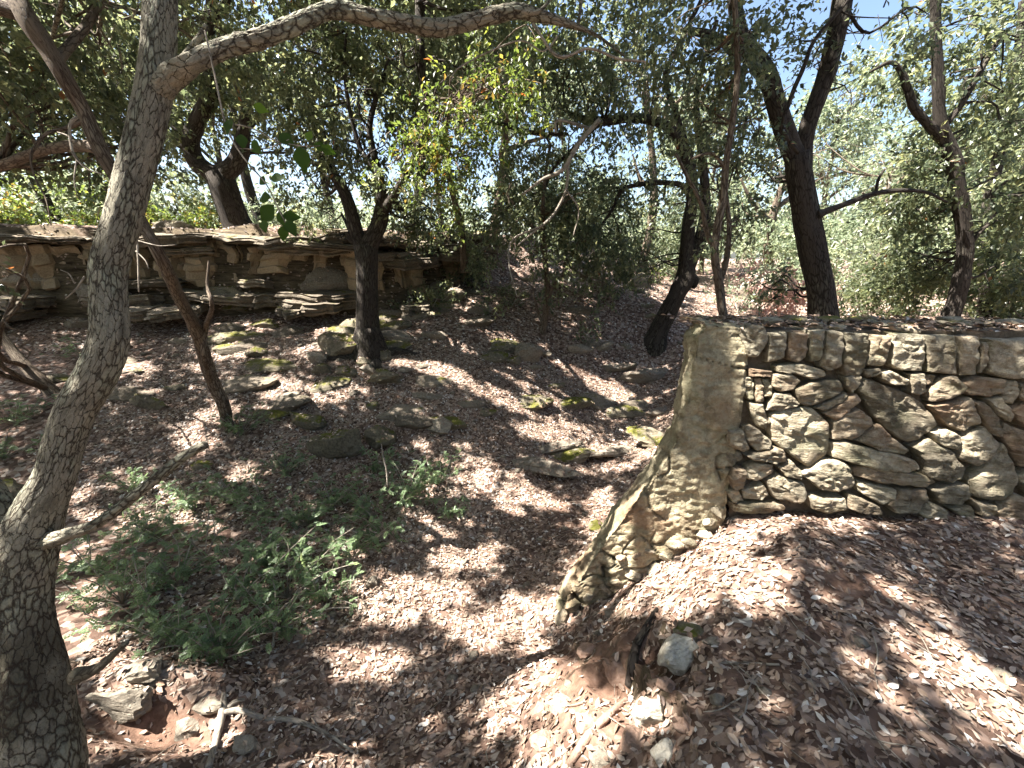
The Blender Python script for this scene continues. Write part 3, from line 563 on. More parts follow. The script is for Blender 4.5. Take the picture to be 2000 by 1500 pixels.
# ------------------------------------------------------------------ rock ledge across the slope
ledge = empty('rock_ledge', (-4.5, 7.6, .7)); tag(ledge, 'long layered limestone outcrop stepping across the slope top, pale faces between thin dark strata', 'rock ledge')
def slab(c, s, rot, seed, mt, name='rock_slab', parent=ledge, n=44, rough=.30):
    rg = np.random.default_rng(seed); th = np.linspace(0, 2 * math.pi, n, endpoint=False); sq = (np.abs(np.cos(th)) ** 5 + np.abs(np.sin(th)) ** 5) ** (-1 / 5)
    rad = sq * (1 + rough * fbm(p3(np.cos(th) * 1.6 + seed, np.sin(th) * 1.6), 3, seed)); rad *= (1 - .14 * (vnoise(p3(np.cos(th) * 9 + seed, np.sin(th) * 9), seed) > .1)); base = np.stack([np.cos(th) * rad * s[0] * .5, np.sin(th) * rad * s[1] * .5], -1)
    lv = [(-.5, .86), (-.46, .97), (-.25, 1.0), (-.22, .93), (.02, .95), (.06, 1.03), (.25, 1.0), (.3, .94), (.46, .97), (.5, .92), (.52, .4)]; V = []
    for z, k in lv:
        b = base * (k + .05 * vnoise(p3(th * 2, z * 5 + seed), seed))[:, None]; zz = z * s[2] + .03 * fbm(p3(b[:, 0] * 3, b[:, 1] * 3, seed), 2, seed); V.append(np.column_stack([b, zz]))
    V = np.vstack(V + [[[0, 0, .5 * s[2]]], [[0, 0, -.5 * s[2]]]]); VV = V + np.asarray(c, float); V = V + np.stack([fbm(VV * 3 + 1, 3, 11), fbm(VV * 3 + 5, 3, 12), .5 * fbm(VV * 3, 3, 13)], -1) * min(.09, .05 + .05 * s[2]) ; nr = len(lv); i = np.arange(nr - 1)[:, None] * n; j = np.arange(n)[None]; jn = (j + 1) % n
    Qd = np.stack([i + j, i + jn, i + n + jn, i + n + j], -1).reshape(-1, 4); jj = np.arange(n)
    V = V @ np.array(Matrix.Rotation(rot, 3, 'Z') @ Matrix.Rotation(rg.uniform(-.05, .12), 3, 'X') @ Matrix.Rotation(rg.normal(0, .05), 3, 'Y')).T
    Vw = V + np.asarray(c, float); tp = rg.integers(0, n * 3, 40) + n * (nr - 3); tp = tp[tp < nr * n]; RTOP.append((Vw[tp] * .7 + (np.asarray(c, float) + [0, 0, s[2] * .5]) * .3 + [0, 0, .01], np.tile([0, 0, 1.], (len(tp), 1)))) if parent is ledge else None
    return mesh(name, V + np.asarray(c, float), [Qd, np.stack([(nr - 1) * n + jj, (nr - 1) * n + (jj + 1) % n, np.full(n, nr * n)], -1), np.stack([(jj + 1) % n, jj, np.full(n, nr * n + 1)], -1)], mt, parent, sharp=30)
k = 0
for zl, yo, th_, ln in [(2.00, .50, .12, 2.0), (1.92, .20, .10, 1.7), (1.83, .03, .09, 2.4), (1.74, .10, .09, 1.6), (1.08, -.02, .12, 1.6), (.95, -.20, .13, 1.5), (.80, -.50, .14, 1.2), (.68, -.80, .13, .9)]:
    x = -9.5 + rng.uniform(0, .5)
    while x < -1.6:
        L = ln * rng.uniform(.55, 1.3); xc = x + L / 2
        if not (zl < 1.8 and rng.random() < (.3 if zl > 1.0 else .55)):
            dz = rng.uniform(-.07, .06); y = float(ledge_y(xc)) + yo + rng.normal(0, .13)
            slab((xc, y + .35, zl + dz), (L * 1.02, 1.1, th_ * rng.uniform(.8, 1.5)), rng.uniform(-.08, .08) + math.atan((float(ledge_y(xc + .5)) - float(ledge_y(xc - .5)))), 2000 + k, M_LEDGE); k += 1
        x += L * rng.uniform(.85, 1.02)
# pale massive faces
for (x0, x1, z0, z1, yo) in [(-9.4, -7.6, 1.1, 1.82, .0), (-7.7, -6.6, 1.2, 1.84, -.08), (-6.65, -5.5, 1.12, 1.62, -.02), (-6.4, -5.2, 1.55, 1.84, .06), (-5.5, -4.9, 1.15, 1.80, .10), (-4.95, -4.1, 1.25, 1.74, .0), (-4.2, -3.5, 1.2, 1.84, .16), (-3.6, -3.2, 1.2, 1.8, .3), (-3.3, -2.5, .98, 1.74, -.12), (-2.6, -1.95, 1.05, 1.68, .0), (-9, -5, .5, 1.2, .25), (-5.2, -1.8, .5, 1.2, .25), (-1.9, -1.2, .9, 1.5, .2)]:
    xc = (x0 + x1) / 2; slab((xc, float(ledge_y(xc)) + .55 + yo, (z0 + z1) / 2), (x1 - x0, 1.2, z1 - z0), math.atan(float(ledge_y(xc + .5)) - float(ledge_y(xc - .5))), 2300 + k, M_FACE, 'rock_face', n=60, rough=.14); k += 1
# right hand continuation towards the crest
for (px, py, w, hh) in [(790,515,150,22),(840,500,130,14),(770,498,110,14),(700,478,120,16),(620,470,170,18),(860,486,120,12),(920,500,70,14),(560,478,90,16)]:
    y = float(ledge_y((px - 1000) / F_PX * 8.6)) + .0; P = PY(px, py, y); slab(P + np.array([0, .35, 0]), (w / F_PX * y, 1.0, hh / F_PX * y), .15, 2400 + k, M_LEDGE); k += 1

# ------------------------------------------------------------------ single rocks
def top_leaves(V, F, w):
    a, b, c = V[F[:, 0]], V[F[:, 1]], V[F[:, 2]]; nn = np.cross(b - a, c - a); ar = np.linalg.norm(nn, axis=1) / 2; nn = unit(nn); ok = (nn[:, 2] > .72); k = rng.uniform(size=len(F)) < ar * 420; k &= ok
    RTOP.append((((a + b + c) / 3)[k], nn[k]))
def rock(px, py, wpx, asp, flat, mt, label, sub=3, rot=None, cat='rock', ang=1.0, sink=.30, name='rock'):
    if wpx > 80: sub = 4
    flat = flat * 1.25
    P = ground_hit([px], [py])[0]; d = PXP(P)[2]; w = wpx / F_PX * d / 2; rt = rng.uniform(-.4, .4) if rot is None else rot
    h = w * flat; V, F = blob((0, 0, 0), (w, w * asp, h), rt, int(px * 7 + py), sub, .25, ang, (rng.uniform(-.12, .12), rng.uniform(-.12, .12)))
    gn = unit(np.array([height(P[0] - .2, P[1]) - height(P[0] + .2, P[1]), height(P[0], P[1] - .2) - height(P[0], P[1] + .2), .4]))
    V = V + P + np.array([0, w * asp * .1, h * (1 - 2 * sink) + .01]); top_leaves(V, F, w); return tag(mesh(name, V, [F], mt, sharp=24), label, cat, 'loose limestone rocks on the leaf litter')
M1, M2 = M_ROCK, M_MOSSY
for a in [
 (662,692,110,.7,.5,M2,'largest mossy boulder against the left foot of the mid-slope oak trunk'),
 (618,706,50,.7,.5,M1,'small dark grey rock left of the big mossy boulder by the oak foot'),
 (747,702,52,.7,.45,M2,'rounded mossy rock on the right of the mid-slope oak foot'),
 (712,712,34,.8,.6,M2,'small knobbly mossy rock wedged under the mid-slope oak roots'),
 (680,733,56,.6,.4,M2,'low mossy rock just below the big boulder at the oak foot'),
 (720,727,44,.7,.4,M1,'pale flat rock below the mid-slope oak roots'),
 (632,728,50,.6,.5,M2,'dark mossy rock with shadow below the grey rock by the oak'),
 (750,748,90,.5,.35,M2,'flat moss-covered rock downhill to the right of the mid-slope oak'),
 (790,728,30,.7,.4,M1,'little pale rock at the end of the flat moss-covered one'),
 (500,695,44,.7,.5,M2,'small yellow-mossed rock alone on the lit litter left of the oak'),
 (475,676,40,.7,.35,M2,'flat mossy stone just above the small yellow-mossed rock'),
 (730,797,30,.8,.5,M2,'small yellow mossy stone on the sunlit litter below the oak'),
 (690,770,26,.8,.3,M1,'pale flat stone on the sunlit litter below the oak'),
 (570,784,54,.7,.4,M1,'dull grey rounded rock half sunk in shade'),
 (600,832,90,.5,.35,M2,'dark moss-covered rock edge above the green shrub'),
 (740,870,70,.8,.7,M2,'mossy block at the right end of the dark sunken rock shelf'),
 (655,888,150,.35,.45,M2,'long dark sunken rock shelf with moss behind the shrub'),
 (860,845,60,.7,.6,M1,'brown earthy rock lump with a hollow beneath it'),
 (548,912,36,.8,.5,M1,'grey stone above the shrub by the cut limb'),
 (395,915,44,.6,.4,M2,'yellow lichened rock just right of the cut limb'),
 (285,792,100,.3,.28,M2,'dark low rock slab behind the pale oak trunk'),
 (430,585,100,.5,.3,M2,'dark mossy slab just under the ledge'),
 (1030,703,72,.6,.55,M1,'angular tan rock in the middle of the slope'),
 (1000,712,34,.7,.6,M2,'mossy end rock beside the angular tan one'),
 (884,590,60,.6,.6,M1,'rounded grey boulder high on the slope below the drooping crown'),
 (850,566,36,.7,.6,M1,'small pale rock above the rounded grey boulder'),
 (780,667,80,.5,.3,M1,'flat rock to the right of the mid-slope oak trunk'),
 (850,662,70,.4,.3,M1,'thin dark rock edge further right of the mid-slope oak'),
 (1130,690,70,.4,.35,M1,'flat stone left of the leaning forked oak'),
 (1182,682,50,.6,.35,M1,'pale stone between the flat stone and the leaning oak'),
 (1224,680,34,.6,.35,M1,'small stone just left of the leaning oak foot'),
 (1265,742,120,.35,.22,M1,'long flat slab close beside the wall pier'),
 (1200,725,90,.35,.22,M1,'long flat slab upslope of the one beside the pier'),
 (1290,810,70,.4,.25,M1,'shaded slab touching the pier outline'),
 (1085,882,130,.3,.16,M1,'long narrow slab across the path in the hollow, upper one'),
 (1200,886,150,.25,.12,M1,'thin lit slab running toward the pier across the path'),
 (1060,920,160,.3,.14,M1,'long narrow slab across the path in the hollow, lower one'),
 (955,810,40,.7,.35,M2,'small mossy stone on the lit middle slope'),
 (830,780,70,.35,.25,M1,'thin rock edge on the middle slope with a dark underside'),
 (1250,560,60,.6,.5,M2,'mossy rock on the shaded bank up by the clearing'),
 (1300,520,70,.6,.4,M_PALE,'pale sunlit rock at the edge of the clearing'),
 (1210,530,40,.7,.5,M1,'pale rock on the crest left of the clearing'),
 (1328,1305,96,.7,.75,M_PALE,'pale angular rock standing out of the bank in front of the pier'),
 (1345,1252,70,.8,.5,M2,'grey green rock just behind the pale angular rock'),
 (1390,1262,40,.8,.5,M1,'small grey rock right of the pale angular rock'),
 (1305,1265,36,.8,.5,M1,'small pale stone left of the grey green rock'),
 (1268,1412,84,.7,.7,M_PALE,'rounded pale rock half buried in the red bank'),
 (1295,1482,54,.8,.7,M_PALE,'white stone at the foot of the red bank, nearest the camera'),
 (1400,1375,40,.8,.4,M1,'rounded stone in litter right of the red bank'),
 (1170,1490,60,.8,.5,M1,'tan stone low in the red bank near the bottom edge'),
 (1165,1035,34,.8,.7,M2,'small dark stone beside the pier outline'),
 (1190,1205,26,.8,.5,M1,'small bluish grey stone under the pier toe'),
 (1115,1150,24,.8,.4,M1,'small pale pebble on the path before the pier'),
 (965,1118,22,.8,.5,M1,'small pale pebble in the hollow litter, right one'),
 (905,1103,22,.8,.5,M1,'small pale pebble in the hollow litter, left one'),
 (728,1145,34,.8,.6,M1,'grey stone on the right edge of the green shrubs'),
 (668,980,34,.7,.6,M1,'upright grey stone among the shrubs'),
 (368,1432,62,.8,.5,M1,'round weathered stone near the bottom left'),
 (480,1462,60,.7,.4,M1,'tan angular stone near the fallen forked stick'),
 (560,1470,50,.7,.35,M_SOIL,'reddish stone right of the tan angular stone'),
 (400,1385,80,.4,.3,M1,'flat reddish tan stone below the shrub'),
 (250,1390,150,.35,.45,M1,'large lichened rock lip over the red hollow beside the big trunk'),
 (280,1320,100,.6,.35,M1,'pale lichened rock slope beside the broken stub of the big trunk'),
 (20,985,90,.7,.6,M2,'mossy boulder behind the big trunk at the left edge'),
 (1495,588,96,.6,.9,M_PALE,'tall pale boulder standing behind the wall beside the dark shrub'),
 (60,560,110,.5,.3,M1,'rock slab below the ledge at the far left'),
 (200,590,140,.4,.3,M1,'broad shaded slab below the ledge'),
 (30,620,90,.5,.4,M2,'dark mossy rock at the left edge under the ledge'),
 (150,640,80,.4,.3,M1,'flat grey rock in the litter left of the curved trunk'),
 (640,568,120,.5,.45,M1,'pale blocky rock lying under the right pale face of the ledge'),
 (940,612,60,.5,.3,M1,'small flat rock high on the slope under the drooping crown')]:
    rock(*a)
for (px, py, w, lab) in [(1205,1320,70,'large reddish clod of bank soil below the pier'),(1150,1275,46,'reddish clod under the pier toe'),(1095,1385,60,'smooth red earth lump low on the lit path'),(1240,1455,66,'red earth lump beside the half buried pale rock'),(1150,1420,60,'red earth ridge lump left of the half buried pale rock'),
                         (1335,1420,44,'brown clod right of the half buried pale rock'),(1300,1345,40,'small brown clod under the pale angular rock'),(1370,1330,36,'small brown clod right of the pale angular rock'),(1290,1150,40,'red earth clod just under the pier footing stones'),(1065,1455,60,'low red clod at the bottom of the path')]:
    rock(px, py, w, .75, .5, M_SOIL, lab, cat='clod', sink=.45, ang=.3, name='soil_clod')
print('rocks', time.time() - T0)
# small scattered stones nobody would count
A = Acc()
n = 700; x = rng.uniform(-7, 5, n); y = rng.uniform(1.0, 13, n); s = rng.uniform(.012, .05, n) * (1 + .1 * y)
for k in range(n):
    if x[k] > .9 and 1.6 < y[k] < 3: continue
    V, F = blob((x[k], y[k], height(x[k], y[k]) + s[k] * .1), (s[k], s[k] * rng.uniform(.5, .9), s[k] * rng.uniform(.25, .6)), rng.uniform(0, 6), 5000 + k % 60, 1, .2, .7); A.add(V, [F])
tag(A.build('gravel', M_ROCK), 'small limestone chips strewn through the leaf litter', kind='stuff')
# low broken strata edges on the slope
LAND = [(720,690,'the forked oak'),(1282,668,'the arching oak foot'),(1062,650,'the young oak foot'),(1030,703,'the angular tan rock'),(884,590,'the rounded grey boulder'),(445,830,'the leaning oak foot'),(1085,885,'the path slabs'),(600,832,'the sunken shelf'),(430,585,'the dark slab below the ledge'),(200,620,'the far ledge foot'),(640,568,'the pale ledge block'),(955,810,'the small mossy stone'),(1265,742,'the slab by the pier'),(840,610,'the sparse slope bush'),(285,792,'the slab behind the pale trunk'),(60,700,'the bent left edge stem')]
for k in range(84):
    x = rng.uniform(-6.5, 3.2); y = rng.uniform(4.6, 8.4 if x < -1 else 10.5); P = np.array([x, y, height(x, y)]); px, py, d = PXP(P)
    if px > 1300 and py > 560: continue
    w = rng.uniform(.12, .55); V, F = blob((0, 0, 0), (w, w * rng.uniform(.35, .6), min(.12, w * rng.uniform(.22, .4))), rng.uniform(-.35, .35), 6000 + k, 3, .3, 1.0, (.25, rng.uniform(-.1, .1))); V = V + np.array([0, w * .25, .02]); top_leaves(V + P, F, w)
    ty = 'mossy' if rng.random() < .4 else 'grey'
    lm = min(LAND, key=lambda l: (l[0] - px) ** 2 + (l[1] - py) ** 2 * 2); dx_, dy_ = px - lm[0], py - lm[1]; side = ('right of' if dx_ > 0 else 'left of') if abs(dx_) > abs(dy_) * 1.3 else ('downhill of' if dy_ > 0 else 'uphill of')
    szw = 'long' if w > .4 else 'short' if w < .24 else 'mid-sized'
    tag(mesh('rock', V + P + np.array([0, 0, .01]), [F], M_MOSSY if ty == 'mossy' else M_LEDGE, sharp=24), '%s %s slab sunk in litter just %s %s' % (szw, ty, side, lm[2]), 'rock', 'small %s slabs bedded in the slope' % ty)

# ------------------------------------------------------------------ leaf litter
def litter(n, xr, yr, L0, L1, hexa, dens, seed, extra_tint=0):
    rg = np.random.default_rng(seed); x = rg.uniform(*xr, n); y = rg.uniform(*yr, n); k = dens(x, y) > rg.uniform(size=n); x = x[k]; y = y[k]; n = len(x)
    C = np.column_stack([x, y, height(x, y)]); e = .03
    gxn = (height(x + e, y) - height(x - e, y)) / (2 * e); gyn = (height(x, y + e) - height(x, y - e)) / (2 * e); Nn = unit(np.column_stack([-gxn, -gyn, np.ones(n)]) + rg.normal(0, .28, (n, 3)))
    a = rg.uniform(0, 2 * math.pi, n); D = np.column_stack([np.cos(a), np.sin(a), rg.normal(0, .12, n)]); D = unit(D - Nn * (D * Nn).sum(1, keepdims=True)); L = rg.uniform(L0, L1, n)
    C = C + Nn * (.003 + rg.uniform(0, .014, n))[:, None] - D * L[:, None] * .5
    V, F = leaves(C, D, Nn, L, L * rg.uniform(.38, .6, n), hexa, .10 * np.sign(rg.normal(size=n))[:, None] * rg.uniform(.2, 1, (n, 1)))
    t = np.clip(rg.beta(2.2, 2.2, n) + .15 * vnoise(p3(x * 1.5, y * 1.5), 3) + extra_tint, 0, 1); t = np.where(rg.uniform(size=n) < .07, 1.0, t * .95)
    return V, F, np.tile(t, 2) if hexa else t
def d_near(x, y): return np.clip(1.05 - path_mask(x, y) * 1.1 + .25 * vnoise(p3(x * 3, y * 3), 4), .07, 1)
A = Acc()
for args in [(26000, (-2.6, 4.0), (.35, 3.4), .026, .054, True, d_near, 1), (22000, (-2.6, 4.0), (.35, 3.4), .012, .032, False, lambda x, y: d_near(x, y) + .25, 7), (72000, (-5.5, 5.0), (3.2, 6.6), .026, .050, False, lambda x, y: d_near(x, y) * np.where(np.abs(x) < y * 1.35, 1, 0), 2),
             (66000, (-11, 9), (6.2, 14), .040, .07, False, lambda x, y: np.where(np.abs(x) < y * 1.35, .9, 0) + 0 * x, 3)]:
    V, F, t = litter(*args); A.add(V, F, tint=t)
rc = np.concatenate([r_[0] for r_ in RTOP]); rn = np.concatenate([r_[1] for r_ in RTOP]); a = rng.uniform(0, 6.28, len(rc)); dl_ = np.column_stack([np.cos(a), np.sin(a), 0 * a])
V, F = leaves(rc + rn * .006, dl_ - rn * (dl_ * rn).sum(1, keepdims=True), rn + rng.normal(0, .2, rn.shape), rng.uniform(.035, .06, len(rc)), rng.uniform(.018, .03, len(rc))); A.add(V, F, tint=rng.beta(2, 2, len(rc)))
# litter lying on the wall's top
n = 900; px = rng.uniform(1345, 2100, n); P = wallpt(px, np.full(n, 646)); P[:, 1] += rng.uniform(-.0, .44, n); P[:, 2] = P[:, 2].mean() + rng.uniform(.0, .035, n); a = rng.uniform(0, 6.28, n)
V, F = leaves(P, np.column_stack([np.cos(a), np.sin(a), 0 * a]), unit(np.column_stack([rng.normal(0, .3, n), rng.normal(0, .3, n), np.ones(n)])), rng.uniform(.03, .05, n), rng.uniform(.015, .025, n), True); A.add(V, F, tint=np.tile(rng.uniform(0, 1, n), 2))
tag(A.build('fallen_leaves', M_LIT, smooth=False, tint=True), 'brown and grey dry oak leaves covering the woodland floor', kind='stuff')
A = Acc(); rg = np.random.default_rng(44)
for k in range(420):
    y = rg.uniform(.6, 7) ** 1.0; x = rg.uniform(-1.2, 1.2) * max(1.5, y); a = rg.uniform(0, 6.28); L = rg.uniform(.05, .35); 
    if x > .9 and 1.9 < y < 2.9: continue
    q = [np.array([x + math.cos(a) * L * t + rg.normal(0, .01), y + math.sin(a) * L * t + rg.normal(0, .01)]) for t in (0, .35, .7, 1)]
    V, F, U = tube(np.array([[p_[0], p_[1], float(height(p_[0], p_[1])) + rg.uniform(.006, .03), rg.uniform(.0012, .0035)] for p_ in q]), 4, n=6, rough=0, cap=False); A.add(V, F, U)
tag(A.build('litter_twigs', M_TWIG, pattr=True), 'thin dead twigs strewn over the fallen leaves', kind='stuff')
print('litter', time.time() - T0)

# ------------------------------------------------------------------ trees
def limb(nodes, mode='y', y=None, d=None):
    out = []
    for nd in nodes:
        px, py, w = nd[:3]; dep = nd[3] if len(nd) > 3 else (y if mode == 'y' else d); P = PY(px, py, dep) if mode == 'y' else PD(px, py, dep)
        out.append([*P, w / 2 / F_PX * PXP(P)[2] / math.sqrt(1 + ((px - 1000) / F_PX) ** 2)])
    return np.array(out)
TREES = []
def crown_leaves(blobs, size_k=1.0, cullk=.5, droop=.5, seed=0):
    rg = np.random.default_rng(seed); Cs, Ds, Ns, Ls, tws, Ts = [], [], [], [], [], []
    for (c, r, dens, flat) in blobs:
        c = np.asarray(c, float); d = max(2.0, np.linalg.norm(c - ORI)); L = (.034 + .0058 * d) * size_k
        ntw = int(dens * 2.2 * math.pi * r * r / (L * L * .26) / 14) + 3
        u = unit(rg.normal(size=(ntw, 3))); rad = rg.uniform(.15, 1, ntw) ** .5; tc = c + u * (rad * r)[:, None] * np.array([1, 1, flat])
        tc += .25 * r * np.stack([vnoise(tc * 1.3, 4), vnoise(tc * 1.3, 5), vnoise(tc * 1.3, 6)], -1)
        holes = fbm(tc * (1.5 / max(r, .5)) * 1.2, 2, seed + 9) > -.30; tc = tc[holes]; u = u[holes]; ntw = len(tc)
        td = unit(u * .8 + rg.normal(0, .5, (ntw, 3)) + np.array([0, 0, -droop])); tl = L * rg.uniform(2.2, 4.2, ntw)
        m = 14; s = rg.uniform(0, 1, (ntw, m)); C = tc[:, None] + td[:, None] * (s * tl[:, None])[..., None] + rg.normal(0, L * .35, (ntw, m, 3))
        D = unit(td[:, None] * .6 + rg.normal(0, .6, (ntw, m, 3)) + np.array([0, 0, -.25])); N_ = unit(rg.normal(0, .55, (ntw, m, 3)) + np.array([0, 0, .9]))
        tt_ = np.clip(.5 + .22 * rg.normal(size=(ntw, 1)) + .2 * rg.normal(size=(ntw, m)), 0, .98); tt_ = np.where(rg.uniform(size=tt_.shape) < .002, 1., np.minimum(tt_, .95))
        Cs.append(C.reshape(-1, 3)); Ds.append(D.reshape(-1, 3)); Ns.append(N_.reshape(-1, 3)); Ls.append(np.full(ntw * m, L) * rg.uniform(.7, 1.2, ntw * m)); Ts.append(tt_.ravel()); tws.append((tc, td, tl))
    C, D, N_, L, Tt = map(np.concatenate, (Cs, Ds, Ns, Ls, Ts))
    if cullk > 0:
        k = cull(C, np.where(C[:, 2] > 2.6, .985, cullk)); C, D, N_, L, Tt = C[k], D[k], N_[k], L[k], Tt[k]
    return C, D, N_, L, Tt, tws
def make_tree(name, label, limbs, blobs, bark, leafmat=M_LEAF, sides=18, size_k=1., cullk=.5, droop=.5, seed=0, group=None, dk=1., barkrel=0., barkscale=20., twigs=True, cat='tree', extra=None, rough=.08, hexa=False):
    base = limbs[0][0, :3].copy(); root = empty(name, tuple(base)); tag(root, label, cat, group)
    if cat == 'tree':
        b0 = limbs[0][0].copy(); dirn = unit(limbs[0][0, :3] - limbs[0][1, :3]); b0[:3] += dirn * .12 + np.array([0, 0, -.22]); b0[3] *= 1.25; limbs = [np.vstack([b0, limbs[0]])] + list(limbs[1:])
        if name == 'forked_oak' and limbs[0][1, 3] > .03:
            rr0 = limbs[0][1, 3]; rgq = np.random.default_rng(seed + 3); bb = limbs[0][1, :3]
            for q in range(5):
                a = q * 1.257 + rgq.uniform(-.4, .4); Lr_ = rr0 * rgq.uniform(1.6, 2.6); e = bb + np.array([math.cos(a), math.sin(a), 0]) * Lr_; e[2] = float(height(e[0], e[1])) - .02; m = bb * .45 + e * .55; m[2] = float(height(m[0], m[1])) - .01
                limbs.append(np.array([[*(bb + np.array([0, 0, rr0 * 1.6])), rr0 * .6], [*(bb * .75 + e * .25 + np.array([0, 0, rr0 * .15])), rr0 * .5], [*m, rr0 * .3], [*e, rr0 * .1]]))
    A = Acc(); 
    for k, l in enumerate(limbs):
        sd = sides if l[:, 3].max() > .03 else max(6, sides // 2); V, F, U = tube(l, sd, rough=rough, seed=seed + k, bark=barkrel if l[:, 3].max() > .035 else 0, barkscale=barkscale, step=(.016 if barkrel > 0 else None)); A.add(V, F, U)
    if blobs and twigs:
        allp = np.vstack([l[len(l) // 3:] for l in limbs if l[-1, 2] > base[2] + .3] or [limbs[0]]); rg = np.random.default_rng(seed + 77)
        for (c, r, dens, flat) in blobs:
            c = np.asarray(c, float)
            for _ in range(max(2, int(3 + r * 3))):
                e = c + unit(rg.normal(size=3)) * r * rg.uniform(.3, .95) * np.array([1, 1, flat]); q = allp[np.argmin(np.linalg.norm(allp[:, :3] - e, axis=1) + rg.uniform(0, .6 * r, len(allp)))]
                if np.linalg.norm(q[:3] - e) > 3.5: continue
                Ld = np.linalg.norm(q[:3] - e); m1 = q[:3] + (e - q[:3]) * .35 + rg.normal(0, .10, 3) * Ld; m2 = q[:3] + (e - q[:3]) * .7 + rg.normal(0, .09, 3) * Ld + np.array([0, 0, .06 * Ld]); r0 = min(q[3] * .5, .012 + .008 * Ld)
                V, F, U = tube(np.array([[*q[:3], r0], [*m1, r0 * .75], [*m2, r0 * .5], [*e, .003]]), 5, n=12, rough=.1, seed=seed); A.add(V, F, U)
                for __ in range(3):
                    a0 = q[:3] + (e - q[:3]) * rg.uniform(.4, .9); e2 = a0 + unit(rg.normal(size=3) + np.array([0, 0, -.2])) * rg.uniform(.2, .5) * min(1.2, max(.5, r)); mm = (a0 + e2) / 2 + rg.normal(0, .05, 3)
                    V, F, U = tube(np.array([[*a0, r0 * .4], [*mm, r0 * .3], [*e2, .002]]), 4, n=6, rough=0, seed=seed); A.add(V, F, U)
    tr = A.build('trunk', bark, root, pattr=True)
    if blobs or extra is not None:
        B = Acc(); 
        if blobs:
            blobs = [(b_[0], b_[1], b_[2] * dk, b_[3]) for b_ in blobs]
            C, D, N_, L, Tt, tws = crown_leaves(blobs, size_k, cullk, droop, seed)
            V, F = leaves(C, D, N_, L, L * .52, hexa); B.add(V, F, tint=np.tile(Tt, 2) if hexa else Tt)
        if extra is not None:
            C, D, N_, L, Tt = extra; V, F = leaves(C, D, N_, L, L * .52); B.add(V, F, tint=Tt)
        o = B.build('crown', leafmat, root, smooth=False, tint=True); o['kind'] = 'stuff'; make_tree.n += sum(len(f) for f in B.F[4])
    return root
make_tree.n = 0
def bl(px, py, y, r, dens=1., flat=.8): return (PY(px, py, y), r, dens, flat)

# overhead canopy that shades the floor, shared out to the trees that carry it
anchors = {'t1': (-1.4, 2.0), 't2': (-3.6, 3.2), 't3': (-6.0, 8.6), 't4': (-2.3, 6.2), 't5': (2.4, 6.8), 't7': (3.6, 4.9), 't8': (6.5, 5.5), 't6': (1.7, 3.4)}
N0 = 520000; rg = np.random.default_rng(5)
OC = np.column_stack([rg.uniform(-15, 7.5, N0), rg.uniform(-4, 14, N0), rg.uniform(5.1, 7.9, N0)])
# above ground that the camera can see (and a margin)
ppx, ppy = np.meshgrid(np.linspace(-120, 2120, 150), np.linspace(430, 1620, 110)); gh = ground_hit(ppx.ravel(), ppy.ravel()); vx, vy = sunq(gh)
wx, wy = np.meshgrid(np.linspace(1330, 2120, 60), np.linspace(640, 1050, 40)); wp = wallpt(wx.ravel(), wy.ravel()); ux, uy = sunq(wp); vx = np.concatenate([vx, ux]); vy = np.concatenate([vy, uy])
VIS = np.zeros((QH // 10 + 1, QW // 10 + 1), bool); VIS[:int((.2 - QY0) / QS / 10), int((-6 - QX0) / QS / 10):] = True; a_ = np.clip(((vy - QY0) / QS / 10).astype(int), 1, VIS.shape[0] - 2); b_ = np.clip(((vx - QX0) / QS / 10).astype(int), 1, VIS.shape[1] - 2)  # strip behind the camera kept whole, unseen leaves added against sky fill
for da in (-1, 0, 1):
    for db in (-1, 0, 1): VIS[a_ + da, b_ + db] = True
qx, qy = sunq(OC); OC = OC[VIS[np.clip(((qy - QY0) / QS / 10).astype(int), 0, VIS.shape[0] - 1), np.clip(((qx - QX0) / QS / 10).astype(int), 0, VIS.shape[1] - 1)]]
qx, qy = sunq(OC); OC = OC[~((qy < .1) & (rg.uniform(size=len(OC)) < .5))]; OC = OC[cull(OC, .985)]
qx, qy = sunq(OC); k = (qx > -11) & (qx < 6.5) & (qy > -5.) & (qy < 13); OC = OC[k]
# thinner where the photo shows open sky high on the right
thin = ((OC[:, 0] > 3.2) & (OC[:, 1] > 3.8)); OC = OC[~(thin & (rg.uniform(size=len(OC)) < .75))]
nO = len(OC); OL = rg.uniform(.095, .15, nO); OD = unit(rg.normal(size=(nO, 3))); ON = unit(rg.normal(0, .5, (nO, 3)) + np.array([0, 0, 1.])); OT = np.clip(rg.normal(.45, .2, nO), 0, .98)
ak = list(anchors); AX = np.array([anchors[a] for a in ak]); own = np.argmin(((OC[:, None, :2] + .8 * np.stack([vnoise(OC, 3), vnoise(OC, 4)], -1)[:, None] - AX[None]) ** 2).sum(-1), 1)
def share(key): m = own == ak.index(key); return OC[m], OD[m], ON[m], OL[m], OT[m]
print('overhead leaves', nO)

